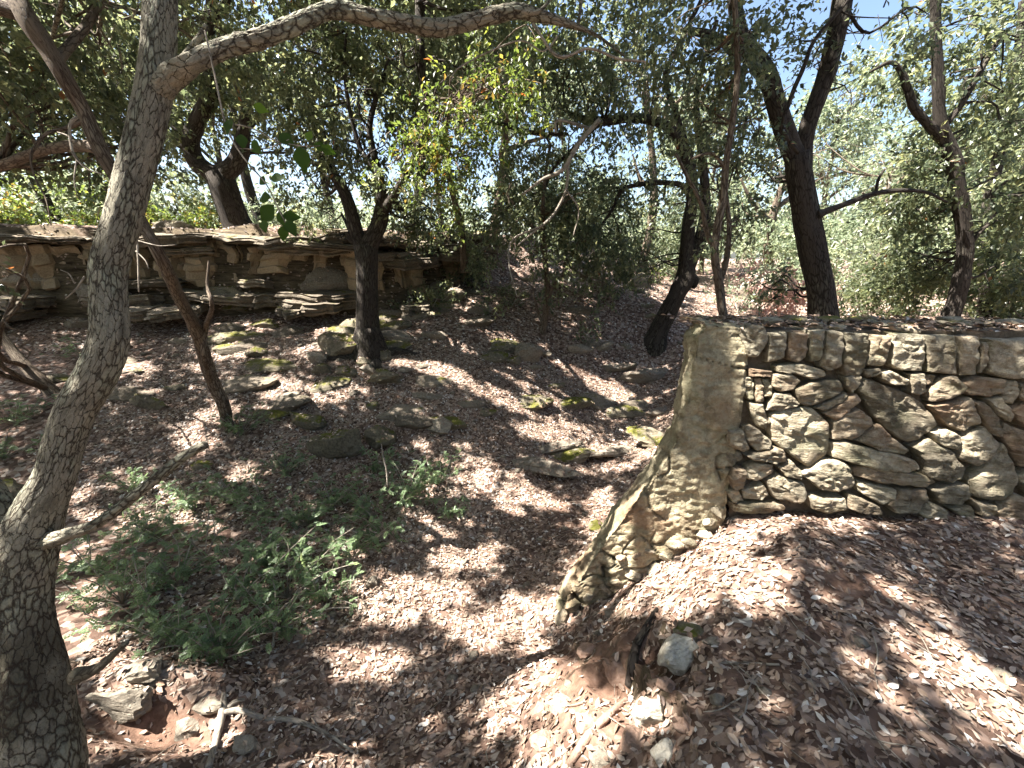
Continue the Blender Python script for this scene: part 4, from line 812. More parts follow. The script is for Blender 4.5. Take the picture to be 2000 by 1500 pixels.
# T1 big pale curved oak
t1 = [limb([(70,1640,235,1.62),(78,1500,205),(62,1400,190),(48,1290,165),(40,1180,148),(48,1090,150),(70,1010,128),(108,930,95),(128,860,92),(150,800,93),(190,730,92),(214,660,86),(214,590,80),(214,520,82),(240,430,80),(262,340,80),(288,240,78),(305,150,76),(312,60,72),(312,-40,70),(300,-260,60),(250,-500,45)], 'd', d=1.62),
      limb([(290,200,60,1.62),(335,150,58,1.60),(380,122,46,1.58),(450,90,42,1.62),(520,72,40,1.66),(590,42,36,1.7),(650,20,34,1.75),(720,32,33,1.8),(800,48,31,1.85),(860,54,30,1.88),(920,42,29,1.92),(1000,22,27,1.96),(1050,30,22,2.0),(1120,50,12,2.05),(1170,72,6,2.1),(1220,110,4,2.1)], 'd'),
      limb([(352,122,18,1.6),(378,88,14,1.6),(404,50,12,1.6)], 'd'),
      limb([(80,1060,60,1.62),(130,1045,40,1.58),(190,1022,31,1.56),(250,978,29,1.55),(310,930,27,1.55),(360,890,25,1.56),(402,868,22,1.57)], 'd'),
      limb([(150,1320,44,1.58),(190,1305,26,1.54),(225,1275,17,1.52),(248,1255,12,1.5)], 'd'),
      limb([(40,1130,150,1.66),(0,1020,110,1.7),(-60,930,100,1.75),(-160,820,90,1.8),(-300,640,70,1.9)], 'd'),
      limb([(1005,20,12,1.96),(1040,25,9,1.97),(1062,14,6,1.98),(1095,-30,4,2.0)], 'd'), limb([(1130,45,6,2.05),(1135,0,6,2.06),(1138,-60,5,2.08)], 'd'),
      limb([(30,1560,150,1.62),(-20,1640,120,1.6),(-80,1700,80,1.6)], 'd')]
make_tree('curved_oak', 'pale cracked-bark oak curving up the left side with one long limb arching right', t1, [(PD(150, 60, 3.3), .8, .6, .8), (PD(60, -150, 2.6), .9, .7, .7)], M_BARK1, sides=74, seed=1, barkrel=.007, barkscale=34., extra=share('t1'), rough=.07, cullk=.9)
GD = lambda px, py: float(PXP(ground_hit([px], [py])[0])[2])
g2 = GD(446, 838)
# T2 thin leaning
t2 = [limb([(452,868,34,g2+.02),(444,825,31,g2),(436,790,32,g2*.95+.15),(410,730,34,g2*.8+.6),(385,650,34,g2*.5+1.45),(350,580,34,g2*.25+2.15),(318,510,34,2.85),(280,440,34,2.75),(235,360,40,2.7),(195,290,44,2.65),(165,220,46,2.6),(130,160,50,2.5),(95,100,56,2.45),(55,40,64,2.4),(20,-30,60,2.4),(-60,-200,50,2.4)], 'd'),
      limb([(55,30,50,2.42),(-20,12,46,2.4),(-120,20,40,2.3)], 'd'), limb([(110,120,26,2.5),(160,60,22,2.7),(200,0,18,2.9)], 'd'),
      limb([(410,740,16,g2*.8+.6),(398,690,14,g2*.6+1.1),(402,640,12,g2*.5+1.45),(414,600,10,2.9),(405,560,7,2.9),(408,510,5,2.9)], 'd'),
      limb([(165,235,16,2.6),(130,250,12,2.58),(90,262,9,2.5),(62,300,7,2.45),(66,340,5,2.45),(90,390,4,2.4),(100,440,3,2.4)], 'd'),
      limb([(200,290,34,2.7),(150,285,30,2.9),(80,295,28,3.1),(0,325,30,3.3),(-90,350,30,3.4)], 'd')]
t2[0][:, 3] *= .82
make_tree('leaning_oak', 'thin brown oak leaning up to the left behind the curved pale trunk', t2, [bl(60,130,3.6,.55,.8), bl(110,230,4.2,.6,.7), bl(40,60,3.4,.5,.6), bl(190,120,4.6,.7,.8), bl(230,300,5.0,.6,.6), bl(30,260,4.6,.6,.7), bl(430,60,4.8,.6,.7)], M_BARK3, sides=26, dk=1.4, seed=2, extra=share('t2'))
# T3 black forked oak on the ledge
Y3 = 8.6
t3 = [limb([(488,492,110),(478,465,78),(462,430,62),(448,390,58),(436,355,60),(428,338,58)], y=Y3),
      limb([(436,350,50),(405,335,44),(380,310,40),(372,275,36),(385,240,34),(402,200,34),(408,150,34),(404,90,32),(410,30,28),(425,-60,24)], y=Y3),
      limb([(432,345,44),(452,330,40),(468,300,36),(474,265,30),(480,220,26),(470,170,22),(440,110,20),(430,60,18)], y=Y3), limb([(404,60,18),(430,20,18),(470,-40,16)], y=Y3),
      limb([(378,300,22),(355,285,18),(330,270,14),(300,260,10)], y=Y3), limb([(470,470,30),(505,478,22),(540,482,10)], y=Y3), limb([(480,476,30),(440,484,20),(400,486,10)], y=Y3)]
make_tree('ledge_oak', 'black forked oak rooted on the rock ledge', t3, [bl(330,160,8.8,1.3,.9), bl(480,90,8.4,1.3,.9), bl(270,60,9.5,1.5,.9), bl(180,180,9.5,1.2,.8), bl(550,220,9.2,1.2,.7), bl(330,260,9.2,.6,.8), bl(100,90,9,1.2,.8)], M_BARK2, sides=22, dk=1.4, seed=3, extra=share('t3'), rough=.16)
# T4 mid-slope oak
g4 = ground_hit([722], [692])[0]; Y4 = g4[1]
t4 = [limb([(724,705,80),(722,690,64),(720,660,48),(718,620,44),(717,570,44),(716,520,44),(714,480,50)], y=Y4),
      limb([(714,492,40),(700,465,30),(690,430,28),(680,395,26),(664,360,24),(648,335,20),(636,315,14)], y=Y4),
      limb([(714,492,40),(730,462,34),(742,430,32),(746,390,26),(742,350,20),(730,300,14),(722,250,12),(735,190,10),(760,120,9)], y=Y4),
      limb([(706,480,20),(690,468,18),(678,456,14)], y=Y4), limb([(742,380,16),(735,340,14),(715,310,12),(700,280,10),(680,200,8),(672,120,6),(678,60,5)], y=Y4),
      limb([(722,690,26),(760,700,18),(785,712,8)], y=Y4), limb([(722,690,24),(695,705,16),(672,715,7)], y=Y4), limb([(724,692,20),(724,716,12),(716,730,6)], y=Y4),
      limb([(745,420,18),(800,330,16,5.9),(830,240,15,5.8),(822,120,17,5.9),(820,0,19,6.0),(822,-80,18,6.0)], y=Y4)]
make_tree('forked_oak', 'slim oak forking low in the middle of the slope, mossy rocks at its foot', t4, [bl(640,180,6.6,.9,1.), bl(760,120,6.3,.85,1.), bl(700,300,6.2,.6,.6), bl(800,330,5.9,.55,.8), bl(860,120,5.8,.7,.9), bl(600,60,6.8,.9,.9), bl(800,420,6.2,.35,.7), bl(760,230,6.1,.7,.9), bl(690,200,6.,.8,.9), bl(840,440,6.6,.45,.8), bl(600,420,7.6,.5,.35), bl(900,60,6,.8,.9), bl(620,330,7.2,.7,.5), bl(560,150,7,.9,.9)], M_BARK2, sides=22, dk=1.7, seed=4, extra=share('t4'), droop=1.0)
# yellow-green lit crown of a young oak between
gS = ground_hit([1062], [652])[0]; YS = gS[1]
tS = [limb([(1060,660,14),(1066,610,13),(1070,570,12),(1064,500,10),(1060,420,9),(1064,350,7),(1075,280,6)], y=YS), limb([(1066,600,8),(1080,560,8),(1110,520,6),(1130,470,4)], y=YS), limb([(1062,640,6),(1048,600,5),(1040,560,4)], y=YS), limb([(1064,470,7),(1020,420,6),(990,380,4)], y=YS)]
make_tree('young_oak', 'young oak with drooping leafy sprays standing alone in mid slope', tS, [bl(1070,420,YS,.62,.8,1.), bl(1150,470,YS,.5,.8), bl(1000,330,YS,.5,.6), bl(1170,560,YS,.32,.5), bl(1090,560,YS,.34,.4), bl(1030,480,YS,.35,.4), bl(1160,620,YS-.3,.28,.25), bl(960,590,YS,.25,.2), bl(1080,520,YS-.3,.4,.5), bl(990,440,YS-.2,.42,.6), bl(1130,390,YS-.3,.42,.6), bl(940,500,YS,.3,.4), bl(1200,480,YS-.2,.35,.5)], M_BARK3, sides=10, dk=1.6, seed=21, droop=1.2)
YB = [bl(900,280,5.2,.4,.5), bl(980,200,4.9,.35,.5), bl(830,230,5.3,.35,.5), bl(1040,130,4.7,.35,.4), bl(870,400,5.6,.3,.6)]
tY = [limb([(905,500,14,8.6),(900,440,13,8.4),(880,360,12,7.2),(870,280,10,6.0),(880,200,8,5.6)])]
make_tree('sunlit_oak', 'yellow-green sunlit oak spray hanging in the centre of the picture under the long limb', tY, YB + [bl(850,300,5.2,.45,.8), bl(930,220,5.0,.42,.7), bl(800,280,5.3,.35,.7), bl(1010,190,4.8,.40,.6), bl(900,350,5.4,.35,.6), bl(980,110,4.6,.35,.5), bl(840,380,5.5,.28,.5), bl(950,290,5.2,.34,.6), bl(880,180,5.0,.34,.6), bl(760,340,5.8,.3,.5)], M_BARK3, M_LEAFY, sides=8, dk=.62, seed=22, droop=.9, cullk=-1)
# T5 leaning forked oak
g5 = ground_hit([1282], [668])[0]; Y5 = g5[1]
t5 = [limb([(1276,680,58),(1286,650,40),(1305,610,34),(1325,570,34),(1340,540,38),(1342,500,29),(1345,440,27),(1352,390,26),(1350,340,23),(1338,300,24),(1320,265,20),(1300,245,18),(1270,235,17),(1230,230,16),(1180,236,16),(1140,232,14),(1110,222,9)], y=Y5),
      limb([(1340,540,26),(1358,548,18),(1352,562,10)], y=Y5), limb([(1335,545,24),(1355,500,26),(1370,460,26),(1378,410,22),(1375,340,18),(1368,280,15),(1360,200,12),(1375,120,10),(1400,40,8)], y=Y5),
      limb([(1352,400,16),(1335,365,12),(1300,357,10),(1250,360,9),(1215,372,8),(1195,410,6),(1175,440,4)], y=Y5), limb([(1180,236,9),(1150,260,8),(1110,300,7),(1080,330,5),(1060,380,4)], y=Y5 - .2),
      limb([(1110,262,6),(1060,262,8),(1010,252,8),(960,238,7),(900,240,4)], y=Y5 - .4), limb([(1352,330,16),(1320,220,12),(1300,150,10),(1340,60,9),(1380,-20,8)], y=Y5)]
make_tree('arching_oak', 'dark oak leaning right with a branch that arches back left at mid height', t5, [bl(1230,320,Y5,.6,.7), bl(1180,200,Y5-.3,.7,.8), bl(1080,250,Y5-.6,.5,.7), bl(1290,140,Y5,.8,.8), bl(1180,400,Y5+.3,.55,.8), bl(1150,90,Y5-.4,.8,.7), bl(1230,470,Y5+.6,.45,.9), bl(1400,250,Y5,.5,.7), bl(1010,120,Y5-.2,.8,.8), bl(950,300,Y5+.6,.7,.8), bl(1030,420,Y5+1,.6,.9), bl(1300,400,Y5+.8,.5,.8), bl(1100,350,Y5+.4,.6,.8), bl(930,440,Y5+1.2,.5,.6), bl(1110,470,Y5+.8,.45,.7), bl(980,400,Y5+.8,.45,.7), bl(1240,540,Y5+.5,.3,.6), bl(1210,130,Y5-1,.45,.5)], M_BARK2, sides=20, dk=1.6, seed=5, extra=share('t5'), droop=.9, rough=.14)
# T6 thin stems just behind the wall
Y6 = 3.3
t6 = [limb([(1416,650,20),(1410,600,18),(1404,550,18),(1396,500,16),(1400,450,16),(1412,390,16),(1418,320,14),(1430,240,13),(1440,150,12),(1438,60,12),(1430,-60,11)], y=Y6), limb([(1404,560,14),(1420,500,12),(1424,440,10),(1418,380,9)], y=Y6 + .1), limb([(1400,500,12),(1380,450,11),(1370,400,9),(1345,350,8),(1320,300,6)], y=Y6 + .1), limb([(1418,330,8),(1390,300,7),(1350,310,5)], y=Y6)]
make_tree('slender_oak', 'slender pale-stemmed oak rising right behind the wall pier', t6, [bl(1400,330,3.5,.30,.6), bl(1440,420,3.6,.24,.5), bl(1350,200,3.7,.34,.6), bl(1420,120,3.6,.36,.5), bl(1470,300,3.5,.24,.4), bl(1390,470,3.4,.2,.4), bl(1300,60,3.7,.4,.6)], M_BARK3, sides=12, dk=1.5, seed=6, extra=share('t6'), droop=.9, size_k=.85)
# T7 big Y oak behind the wall
Y7 = 4.9
t7 = [limb([(1606,640,66),(1606,610,60),(1602,560,58),(1590,500,58),(1580,450,56),(1570,390,54),(1562,340,54),(1558,300,54)], y=Y7),
      limb([(1562,325,46),(1545,290,44),(1530,250,42),(1515,200,40),(1500,150,40),(1478,115,38),(1452,85,34),(1440,40,30),(1432,-20,28),(1425,-120,24)], y=Y7),
      limb([(1566,330,44),(1570,290,36),(1580,240,36),(1598,190,38),(1615,140,40),(1632,70,42),(1645,0,44),(1655,-100,40)], y=Y7),
      limb([(1596,420,22),(1620,410,15),(1660,395,14),(1710,378,13),(1760,372,11),(1810,376,8),(1850,395,5)], y=Y7 - .1), limb([(1710,378,8),(1716,350,7),(1728,330,5)], y=Y7 - .1), limb([(1500,150,22),(1440,100,20),(1390,70,18),(1350,60,14)], y=Y7),
      limb([(1560,300,10),(1530,250,10),(1545,190,10),(1570,130,10),(1590,80,9),(1640,20,9),(1680,-30,8)], y=Y7 - .3)]
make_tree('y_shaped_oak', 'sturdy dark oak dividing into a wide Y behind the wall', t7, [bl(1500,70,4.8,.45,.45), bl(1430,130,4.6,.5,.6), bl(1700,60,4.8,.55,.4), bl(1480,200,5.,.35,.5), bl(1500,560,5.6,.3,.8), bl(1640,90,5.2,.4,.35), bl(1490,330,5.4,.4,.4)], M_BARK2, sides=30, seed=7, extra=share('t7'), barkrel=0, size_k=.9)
# T8 right oak
Y8 = 5.8
t8 = [limb([(1850,640,50),(1862,600,42),(1876,550,38),(1884,500,36),(1882,440,36),(1872,380,38),(1862,320,38),(1845,270,34),(1835,220,28),(1832,150,26),(1828,60,24),(1825,-60,22)], y=Y8),
      limb([(1850,285,26),(1815,245,22),(1785,210,20),(1772,170,18),(1760,140,14),(1740,122,10),(1700,140,6)], y=Y8), limb([(1850,240,16),(1880,200,16),(1920,130,14),(1960,60,12)], y=Y8), limb([(1884,500,16),(1900,470,12),(1930,440,9),(1980,420,6)], y=Y8)]
make_tree('knotty_oak', 'knotty oak right of the Y-shaped one, its crown hanging dark and low', t8, [bl(1800,350,6,.5,.8), bl(1900,180,6,.9,.7), bl(1960,350,5.8,.8,1.), bl(1750,430,6.6,.55,.8), bl(1850,480,6.8,.7,1.), bl(1960,520,6.4,.7,1.2), bl(1760,540,7.,.6,1.), bl(1820,90,6,.7,.5), bl(2000,80,6,.9,.7)], M_BARK2, sides=22, dk=1.5, seed=8, extra=share('t8'), rough=.12)
t9 = [limb([(1925,600,34,7.2),(1925,480,32,7.2),(1935,380,30,7.2),(1955,290,28,7.2),(1975,210,26,7.2),(1990,120,26,7.2),(2000,0,24,7.2)])]
make_tree('right_edge_oak', 'dark leaning oak trunk at the right edge, half hidden by leaves', t9, [bl(1990,220,7.4,1.1,1.), bl(2050,420,7,1.,1.), bl(1930,60,7.6,1.,.6)], M_BARK2, sides=14, seed=9)
gx_ = GD(100, 765)
t10 = [limb([(125,790,50,gx_),(98,762,38,gx_),(50,715,30,gx_),(20,680,28,gx_),(-10,640,26,gx_),(-60,570,24,gx_)], 'd')]
make_tree('stump_stem', 'bent brown oak stem leaning in from the left edge near the ground', t10, [bl(-80,520,3.7,.3,.5)], M_BARK3, sides=16, seed=10)
# background trees
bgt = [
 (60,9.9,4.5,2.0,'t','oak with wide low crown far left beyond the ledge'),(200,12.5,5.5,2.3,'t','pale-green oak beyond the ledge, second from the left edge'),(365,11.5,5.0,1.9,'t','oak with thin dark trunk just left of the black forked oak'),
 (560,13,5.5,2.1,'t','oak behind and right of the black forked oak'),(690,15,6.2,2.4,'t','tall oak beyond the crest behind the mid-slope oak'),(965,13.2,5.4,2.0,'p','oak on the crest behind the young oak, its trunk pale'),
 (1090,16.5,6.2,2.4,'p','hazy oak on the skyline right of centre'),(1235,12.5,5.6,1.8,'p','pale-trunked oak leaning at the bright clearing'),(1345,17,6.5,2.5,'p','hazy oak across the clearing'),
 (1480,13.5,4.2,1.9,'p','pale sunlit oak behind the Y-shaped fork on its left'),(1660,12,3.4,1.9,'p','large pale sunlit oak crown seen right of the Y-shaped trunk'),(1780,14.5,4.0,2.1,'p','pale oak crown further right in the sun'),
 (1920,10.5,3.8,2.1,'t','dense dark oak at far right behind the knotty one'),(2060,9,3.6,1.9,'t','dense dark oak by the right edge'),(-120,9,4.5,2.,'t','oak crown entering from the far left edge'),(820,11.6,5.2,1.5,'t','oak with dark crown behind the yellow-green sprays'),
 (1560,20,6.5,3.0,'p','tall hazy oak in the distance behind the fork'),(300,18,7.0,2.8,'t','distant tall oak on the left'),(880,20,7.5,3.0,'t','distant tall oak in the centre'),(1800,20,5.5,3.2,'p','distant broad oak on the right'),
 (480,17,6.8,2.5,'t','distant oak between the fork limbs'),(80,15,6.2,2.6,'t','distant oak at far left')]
for k, (px, y, hc, r, kind, lab) in enumerate(bgt):
    x = (px - 1000) / F_PX * y * 1.03; b = np.array([x, y, float(height(x, y)) - .05]); rg = np.random.default_rng(400 + k)
    top = b + np.array([rg.uniform(-.6, .6), rg.uniform(-.3, .3), hc - b[2] * .5]); mid = b * .55 + top * .45 + np.array([rg.uniform(-.35, .35), 0, 0]); w = rg.uniform(.10, .17)
    lim = [np.array([[*b, w * 1.5], [*(b * .8 + mid * .2), w], [*mid, w * .8], [*top, w * .4]])]
    for q in range(4):
        s0 = mid + (top - mid) * rg.uniform(0, .7); e0 = s0 + np.array([rg.uniform(-1, 1) * r * .8, rg.uniform(-.5, .5) * r, rg.uniform(.2, .9) * r * .7]); lim.append(np.array([[*s0, w * .5], [*((s0 + e0) / 2 + rg.normal(0, .12, 3)), w * .38], [*e0, w * .15]]))
    bs = [(top + np.array([rg.uniform(-1, 1) * r * .65, rg.uniform(-.6, .6) * r, rg.uniform(-.45, .5) * r]), r * rg.uniform(.45, .7), .42 if kind == 't' else .75, .8) for q in range(6)]
    make_tree('background_oak', lab, lim, bs, M_BARK2 if kind == 't' else M_BARK3, M_LEAF if kind == 't' else M_LEAFHAZE, sides=9, seed=500 + k * 9, group='oaks beyond the slope', cullk=.25, size_k=1.05)
n = 46000; rg = np.random.default_rng(9); an = rg.uniform(-1.15, 1.15, n); di = rg.uniform(24, 44, n); hh = rg.uniform(-.5, 1, n) ; top = 3.8 + 2.6 * vnoise(p3(an * 16, 0 * an), 5) + 2 * vnoise(p3(an * 50, di * .1), 6)
C = np.column_stack([np.sin(an) * di, np.cos(an) * di, .8 + (hh * .5 + .5) * np.maximum(top, 1.2) * .95]); 
keepw = vnoise(C * .55, 12) > -.35; C = C[keepw]; n = len(C)
V, F = leaves(C, unit(rg.normal(size=(n, 3))), unit(rg.normal(0, .6, (n, 3)) + np.array([0, 0, .8])), rg.uniform(.28, .5, n), rg.uniform(.16, .28, n)); B = Acc(); B.add(V, F, tint=np.clip(rg.normal(.5, .2, n) + .3 * vnoise(C * .4, 7), 0, 1))
tag(B.build('distant_wood', M_LEAFHAZE, smooth=False, tint=True), 'pale hazy woodland far beyond the slope', kind='stuff')
n = 26000; an = rg.uniform(1.2, 2 * math.pi - 1.2, n); di = rg.uniform(11, 16, n) - 4.0 * np.clip(-np.cos(an), 0, 1); C = np.column_stack([np.sin(an) * di, np.cos(an) * di, rg.uniform(-.8, 6.0, n)]); C = C[vnoise(C * .7, 15) > -.5]; n = len(C)
V, F = leaves(C, unit(rg.normal(size=(n, 3))), unit(rg.normal(0, .7, (n, 3)) + np.array([0, 0, .7])), rg.uniform(.25, .42, n), rg.uniform(.14, .22, n)); B = Acc(); B.add(V, F, tint=np.clip(rg.normal(.4, .2, n), 0, .98))
tag(B.build('surrounding_wood', M_LEAF, smooth=False, tint=True), 'dense oak wood standing all round beyond the edges of the picture', kind='stuff')  # unseen rest of the wood, added to block sky fill around the camera
print('trees', time.time() - T0, 'leaves', make_tree.n)

# ------------------------------------------------------------------ low bushes
def bush(px, py, wpx, hpx, label, mt, y=None, n=6, dens=1., size=1., seed=0, cat='bush', name='bush'):
    P = ground_hit([px], [py])[0] if y is None else np.array([*PY(px, py, y)]); P[2] = height(P[0], P[1]); d = PXP(P)[2]; w = wpx / F_PX * d / 2; h = hpx / F_PX * d; rg = np.random.default_rng(seed)
    lim = []; bs = []
    for k in range(n):
        e = P + np.array([rg.uniform(-1, 1) * w, rg.uniform(-1, 1) * w * .6, h * rg.uniform(.45, 1)]); m = (P + e) / 2 + rg.normal(0, .1, 3) * h; lim.append(np.array([[*P, .012], [*m, .008], [*e, .003]])); bs.append((e - np.array([0, 0, h * .25]), max(.12, min(w, h) * .5), dens, .8))
    return make_tree(name, label, lim, bs, M_TWIG, mt, sides=6, seed=seed, twigs=False, cat=cat, cullk=.3, size_k=size, droop=.0)
for k, a in enumerate([
 (60,440,150,50,'low yellow-green bush on the ledge top at far left',M_LEAFY,10.5), (180,442,120,46,'yellow-green bush on the ledge top behind the leaning oak',M_LEAFY,10.8), (330,446,120,60,'bright bush on the ledge top left of the black oak',M_LEAFY,10.4), (400,450,80,40,'small lime bush touching the black oak from the left',M_LEAFY,9.9),
 (540,456,100,50,'pale bush on the ledge top right of the black oak',M_LEAFHAZE,11.5), (630,455,80,40,'small pale bush behind the fork of the mid-slope oak',M_LEAFHAZE,12),
 (800,480,130,90,'dark bush rooted on the outcrop right of the mid-slope oak',M_LEAF,9.4), (880,520,110,60,'dark bush below the crest left of the young oak',M_LEAF,9.0), (840,610,120,50,'sparse bush on the slope right of the mid-slope oak',M_LEAF,None),
 (1180,540,150,120,'leafy bush high on the slope beside the young oak',M_LEAF,8.6), (1290,490,50,24,'small lime bush in the bright clearing',M_LEAFY,12.5), (1480,600,110,60,'dark bush in front of the tall pale boulder',M_LEAF,5.2),
 (1450,560,100,90,'pale bush at the left of the boulder behind the wall',M_LEAFHAZE,8.5), (1535,580,120,150,'dry reddish bush left of the Y-shaped trunk',M_DRY,7.6), (1700,600,160,90,'dark bush right of the Y-shaped trunk',M_LEAF,7.8), (1780,600,140,110,'dark bush left of the knotty oak foot',M_LEAF,8.2),
 (1930,600,150,120,'dark bush right of the knotty oak foot',M_LEAF,7.4), (2030,620,160,140,'dark bush at the right edge beyond the wall',M_LEAF,6.4), (1650,560,180,180,'tall pale sunlit bush filling the gap right of the Y trunk',M_LEAFHAZE,10.5), (1000,600,60,40,'tiny sparse bush left of the young oak',M_LEAF,None)]):
    px, py, w, h, lab, mt, y = a; bush(px, py, w, h, lab, mt, y, n=7, dens=.7 if y else .35, seed=800 + k * 3, size=.9)

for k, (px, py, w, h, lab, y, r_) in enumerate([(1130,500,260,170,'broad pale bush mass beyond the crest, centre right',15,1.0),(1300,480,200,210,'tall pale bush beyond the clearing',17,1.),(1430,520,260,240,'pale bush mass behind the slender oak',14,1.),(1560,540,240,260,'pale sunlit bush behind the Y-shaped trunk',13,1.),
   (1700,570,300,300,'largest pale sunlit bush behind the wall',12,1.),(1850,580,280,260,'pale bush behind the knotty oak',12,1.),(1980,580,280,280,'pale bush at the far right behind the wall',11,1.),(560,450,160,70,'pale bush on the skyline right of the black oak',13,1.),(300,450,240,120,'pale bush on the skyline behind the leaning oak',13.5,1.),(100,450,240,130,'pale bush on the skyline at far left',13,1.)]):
    bush(px, py, w, h, lab, M_LEAFHAZE if k % 3 else M_LEAFY if k > 6 else M_LEAFHAZE, y, n=10, dens=.85, seed=1500 + k * 3, size=1.15)
# feathery mastic shrubs in the foreground hollow
def mastic(px, py, size, nst, label, seed, mt=M_SHRUB):
    rg = np.random.default_rng(seed); P = ground_hit([px], [py])[0]; P[2] = height(P[0], P[1]); root = empty('mastic_shrub', tuple(P)); tag(root, label, 'shrub', 'feathery green shrubs in the hollow')
    A = Acc(); Cs, Ds, Ns, Ls, Ts = [], [], [], [], []
    for k in range(int(nst * 1.5)):
        a = rg.uniform(0, 6.28); rr = rg.uniform(.3, 1.5) * size; e = P + np.array([math.cos(a) * rr, math.sin(a) * rr * .7, rg.uniform(.35, 1.15) * size]); m = P + (e - P) * .5 + np.array([0, 0, .12 * size]) + rg.normal(0, .03, 3)
        st = np.array([[*P, .005], [*m, .0035], [*e, .0012]]); V, F, U = tube(st, 5, n=10, rough=0); A.add(V, F, U); C, t = catmull(st, 40)
        for q in range(13):
            s = rg.uniform(.25, 1); b0 = C[int(s * 39), :3]; dr = unit(rg.normal(0, 1, 3) * np.array([1, 1, .5]) + np.array([math.cos(a), math.sin(a), .35]) * .6); ln = rg.uniform(.03, .062) * (.7 + size); nn = unit(np.array([0, 0, 1.]) + rg.normal(0, .45, 3)); sd = unit(np.cross(dr, nn)); m_ = 5
            tl = np.clip(rg.normal(.5, .22), .05, .95)
            for w in range(m_):
                f = (w + .6) / m_
                for sg in (-1, 1): Cs.append(b0 + dr * ln * f - nn * ln * .25 * f * f); Ds.append(sd * sg + dr * .6 + rg.normal(0, .12, 3)); Ns.append(nn); Ls.append(ln * rg.uniform(.30, .42)); Ts.append(tl)
            Cs.append(b0 + dr * ln - nn * ln * .25); Ds.append(dr - nn * .3); Ns.append(nn); Ls.append(ln * .38); Ts.append(tl)
    A.build('stem', M_TWIG, root, pattr=True); L = np.array(Ls); V, F = leaves(np.array(Cs), np.array(Ds), np.array(Ns), L, L * .62, False, .06); B = Acc(); B.add(V, F, tint=Ts); o = B.build('foliage', mt, root, smooth=False, tint=True); o['kind'] = 'stuff'
for k, (px, py, s, n_, lab) in enumerate([
 (180,1120,.30,9,'shrub touching the fork of the big trunk'),(300,1050,.34,11,'shrub just right of the cut limb base'),(345,1150,.34,12,'shrub in the middle of the thicket, left half'),(430,1290,.30,13,'lowest and brightest shrub of the thicket'),(350,1260,.26,8,'shrub above the red hollow'),
 (520,1110,.38,13,'dense dark shrub in the heart of the thicket'),(540,1230,.30,10,'shrub with lit twigs at the lower right of the thicket'),(600,1030,.36,11,'shrub upper right of the thicket centre'),(460,980,.34,11,'shrub right of the tip of the cut limb'),(690,1090,.34,10,'sprawling shrub at the right of the thicket'),
 (800,980,.42,13,'wide shrub off to the right by the hollow path'),(860,950,.34,10,'rightmost shrub beside the hollow path'),(740,920,.32,8,'shrub under the mossy block'),(470,850,.34,9,'shrub at the foot of the leaning oak'),(560,930,.32,9,'shrub before the dark rock shelf'),
 (30,830,.40,12,'shrub at the left edge behind the curved trunk'),(10,900,.34,10,'lower shrub at the left edge'),(160,700,.36,7,'shrub peeping left of the curved trunk'),(640,1180,.26,7,'small shrub at the lower right fringe'),(260,960,.3,7,'shrub behind the cut limb'),(880,1010,.24,5,'sprig at the right end by the path')]):
    mastic(px, py, s, n_, 'feathery green ' + lab, 60 + k)
for k, (px, py, lab) in enumerate([(240,1180,'between the big trunk and the thicket'),(400,1090,'filling the middle of the thicket'),(470,1180,'under the dense dark shrub'),(600,1120,'with long thin shoots right of the dense dark one'),(650,990,'close to the upright grey stone'),(730,1010,'between the thicket and the wide shrub'),(380,1000,'above the middle of the thicket'),(560,1170,'at the lower middle of the thicket'),(300,1230,'low over the lichened rock lip'),(520,1010,'behind the dense dark shrub'),(760,1060,'trailing toward the hollow path')]):
    mastic(px, py, .44, 7, 'loose airy green shrub ' + lab, 160 + k)

# ------------------------------------------------------------------ near twig with big leaves
def twig_leaf(parent, c, d, nrm, L, tint):
    m = 9; s = np.linspace(0, 1, m); wd = np.sin(np.pi * s ** .8) * .30 * L * (1 + .10 * np.sin(s * 40)); D = unit(d); S = unit(np.cross(D, nrm)); U = np.cross(S, D)
    mid = c + D * (s * L)[:, None] - U * (.12 * L * s ** 2)[:, None]; up = .25 * wd[:, None] * U; V = np.vstack([mid, mid + S * wd[:, None] + up, mid - S * wd[:, None] + up]); i = np.arange(m - 1)
    o = mesh('leaf', V, [np.stack([i, i + 1, m + i + 1, m + i], -1), np.stack([i + 1, i, 2 * m + i, 2 * m + i + 1], -1)], M_BIG, parent, tint=np.full(2 * (m - 1), tint)); return o
root = empty('hanging_twig', tuple(PD(395, 60, 1.5))); tag(root, 'thin twig with large green leaves dangling in front of the black oak', 'twig')
A = Acc(); D0 = 1.45
for nodes in [[(400,60,4),(420,150,4),(440,240,4),(470,300,4),(520,360,3),(545,410,3),(560,440,2)], [(440,240,3),(490,250,3),(540,275,3),(590,285,2),(625,285,2)], [(465,290,3),(520,290,2),(570,270,2)]]:
    V, F, U = tube(limb([(a, b, c, D0) for a, b, c in nodes], 'd'), 6, rough=0); A.add(V, F, U)
A.build('stem', M_TWIG, root, pattr=True)
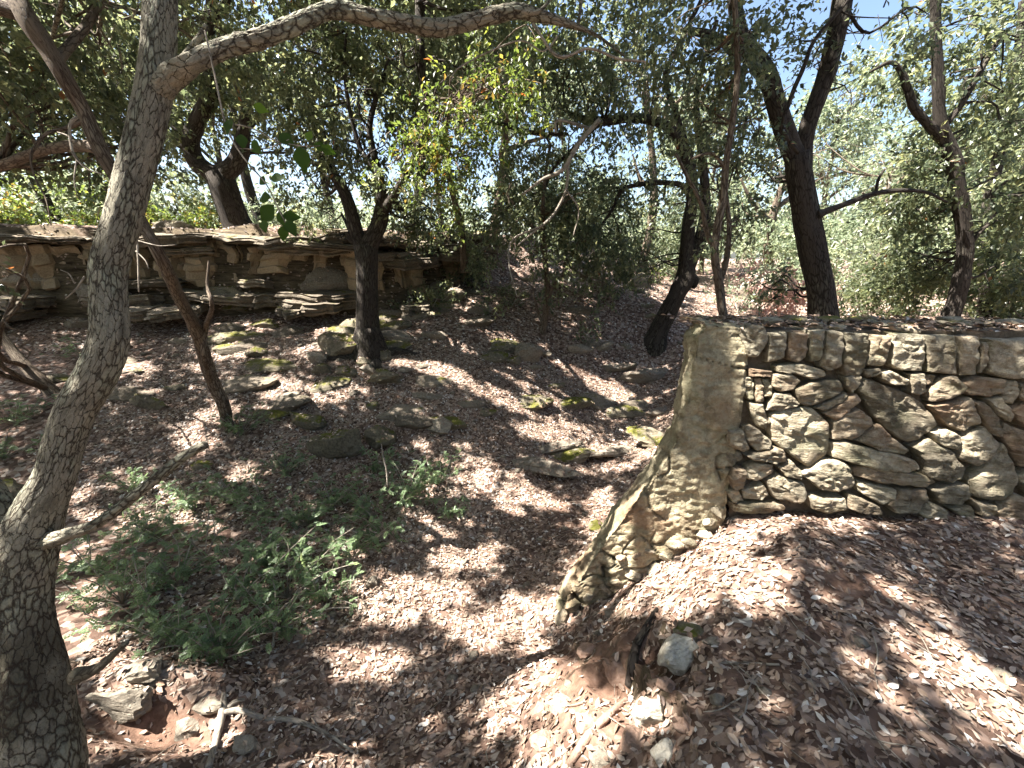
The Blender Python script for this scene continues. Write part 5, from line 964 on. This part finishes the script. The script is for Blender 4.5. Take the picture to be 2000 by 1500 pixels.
for (px, py, dx, dy, Lp_, ti) in [(452,232,-12,30,42,.3),(470,262,8,40,40,.3),(492,275,25,38,46,.5),(545,262,40,30,48,.2),(585,285,10,48,60,.5),(600,275,8,-22,28,.8),(612,282,30,10,34,.5),(625,285,30,16,38,.5),(520,360,-22,-22,36,.3),(528,350,30,-5,40,.4),(530,385,-42,6,44,.3),(535,400,-30,40,60,.4),(545,410,12,40,44,.4),(552,420,40,6,42,.2),(560,430,25,44,44,.3),(515,430,5,40,36,.6),(495,205,30,14,36,.8),(555,440,-5,46,40,.5)]:
    c = PD(px, py, D0); e = PD(px + dx, py + dy, D0 + rng.uniform(-.03, .03)); twig_leaf(root, c, e - c, np.array([rng.uniform(-.5, .5), -1, rng.uniform(-.2, .6)]), Lp_ * .8 / F_PX * D0, ti)

# ------------------------------------------------------------------ dead sticks, root, vines
def stick(label, lines, mt=M_TWIG, cat='stick', name='dead_branch', sides=8, group=None):
    base = lines[0][0, :3]; r = empty(name, tuple(base)); A = Acc()
    for k, l in enumerate(lines): V, F, U = tube(l, sides, rough=.12, seed=k); A.add(V, F, U)
    A.build('branch', mt, r, pattr=True); return tag(r, label, cat, group)
def gline(pts, lift=.03):
    G = ground_hit([p[0] for p in pts], [p[1] for p in pts]); out = []
    for g, p in zip(G, pts): out.append([g[0], g[1], g[2] + lift, p[2] / 2 / F_PX * PXP(g)[2]])
    return np.array(out)
stick('grey forked dead stick lying at the bottom left of the litter', [gline([(410,1510,14),(425,1450,13),(436,1400,15),(440,1360,8)]), gline([(436,1400,12),(470,1395,11),(520,1410,9),(580,1415,9),(640,1440,7),(690,1475,5)]), gline([(440,1396,10),(460,1378,8),(480,1374,5)])])
stick('pale dry twig fan in front of the thicket', [gline([(540,1290,5),(545,1240,5),(560,1210,4),(600,1180,3)], .12), gline([(545,1250,4),(520,1230,3)], .13), gline([(600,1250,4),(640,1220,3),(690,1215,2)], .14)])
stick('dark crooked root running down the red bank below the pier', [gline([(1228,1345,16),(1235,1300,18),(1245,1260,16),(1268,1220,12),(1282,1195,8)], .02), gline([(1240,1275,8),(1262,1240,7),(1275,1225,4)], .03)], M_BARK2, 'root', 'exposed_root', 12)
stick('second thin root on the red bank nearer the bottom', [gline([(1110,1500,14),(1150,1440,16),(1190,1400,14),(1225,1370,10)], .015)], M_SOIL, 'root', 'exposed_root', 10)
stick('straight thin stick lying on the litter below the wall', [gline([(1400,1300,5),(1460,1303,6),(1520,1305,4)], .02)])
dl = lambda nodes, d: limb([(a, b, c, d) for a, b, c in nodes], 'd')
stick('pale bare dead twig hanging left of the curved trunk', [dl([(150,228,9),(137,245,8),(140,290,7),(150,310,7),(170,330,5),(200,340,3)], 2.3), dl([(140,270,5),(125,262,4),(112,258,3)], 2.3), dl([(150,310,4),(145,350,3),(150,380,2)], 2.3)])
stick('pale bare twig hanging down the ledge right of the curved trunk', [dl([(262,455,5),(268,470,6),(270,520,4),(271,570,3)], 2.4), dl([(268,470,4),(310,480,3),(345,478,2)], 2.4), dl([(265,490,3),(285,510,3),(290,525,2)], 2.4)])
stick('bleached dead branch tangle inside the crown of the young oak', [limb([(1170,235,10,5.6),(1130,280,9,5.5),(1100,330,9,5.4),(1060,350,6,5.4),(1020,380,4,5.4)]), limb([(1110,310,6,5.5),(1105,370,6,5.4),(1080,420,5,5.4),(1040,455,4,5.3),(1010,480,3,5.3)]), limb([(1060,440,4,5.3),(1000,470,4,5.3),(995,520,3,5.2),(1010,580,2,5.2)]), limb([(1150,250,6,5.6),(1090,235,6,5.5),(1085,260,5,5.5)]), limb([(1105,370,4,5.4),(1130,410,3,5.4),(1120,460,2,5.4)])])
stick('thin dead branch hanging from the long limb near the top', [dl([(1040,45,6),(1090,110,6),(1150,95,5),(1210,115,5),(1260,120,4)], 2.6), dl([(1090,70,4),(1060,100,3),(1010,80,3),(900,130,3),(880,160,2)], 2.6)])
stick('pale twigs sticking up left of the curved trunk above the litter', [dl([(165,540,5),(148,565,4),(128,583,3)], 2.6), dl([(145,552,4),(135,535,3),(118,527,2)], 2.6)])
stick('tall thin stick standing out of the shrub by the mossy block', [dl([(757,950,4),(755,920,4),(748,890,3),(745,868,2)], 4.0)])
stick('thin vertical vine stem hanging before the wall pier', [limb([(1392,560,5,2.05),(1368,640,6,2.0),(1362,600,4,2.0)])]) if False else None
for o in bpy.data.objects:
    if o.type == 'MESH' and not o.name.startswith('ground'): pass
print('done', time.time() - T0, 'tris', sum(len(o.data.loops) - 2 * len(o.data.polygons) for o in bpy.data.objects if o.type == 'MESH'))
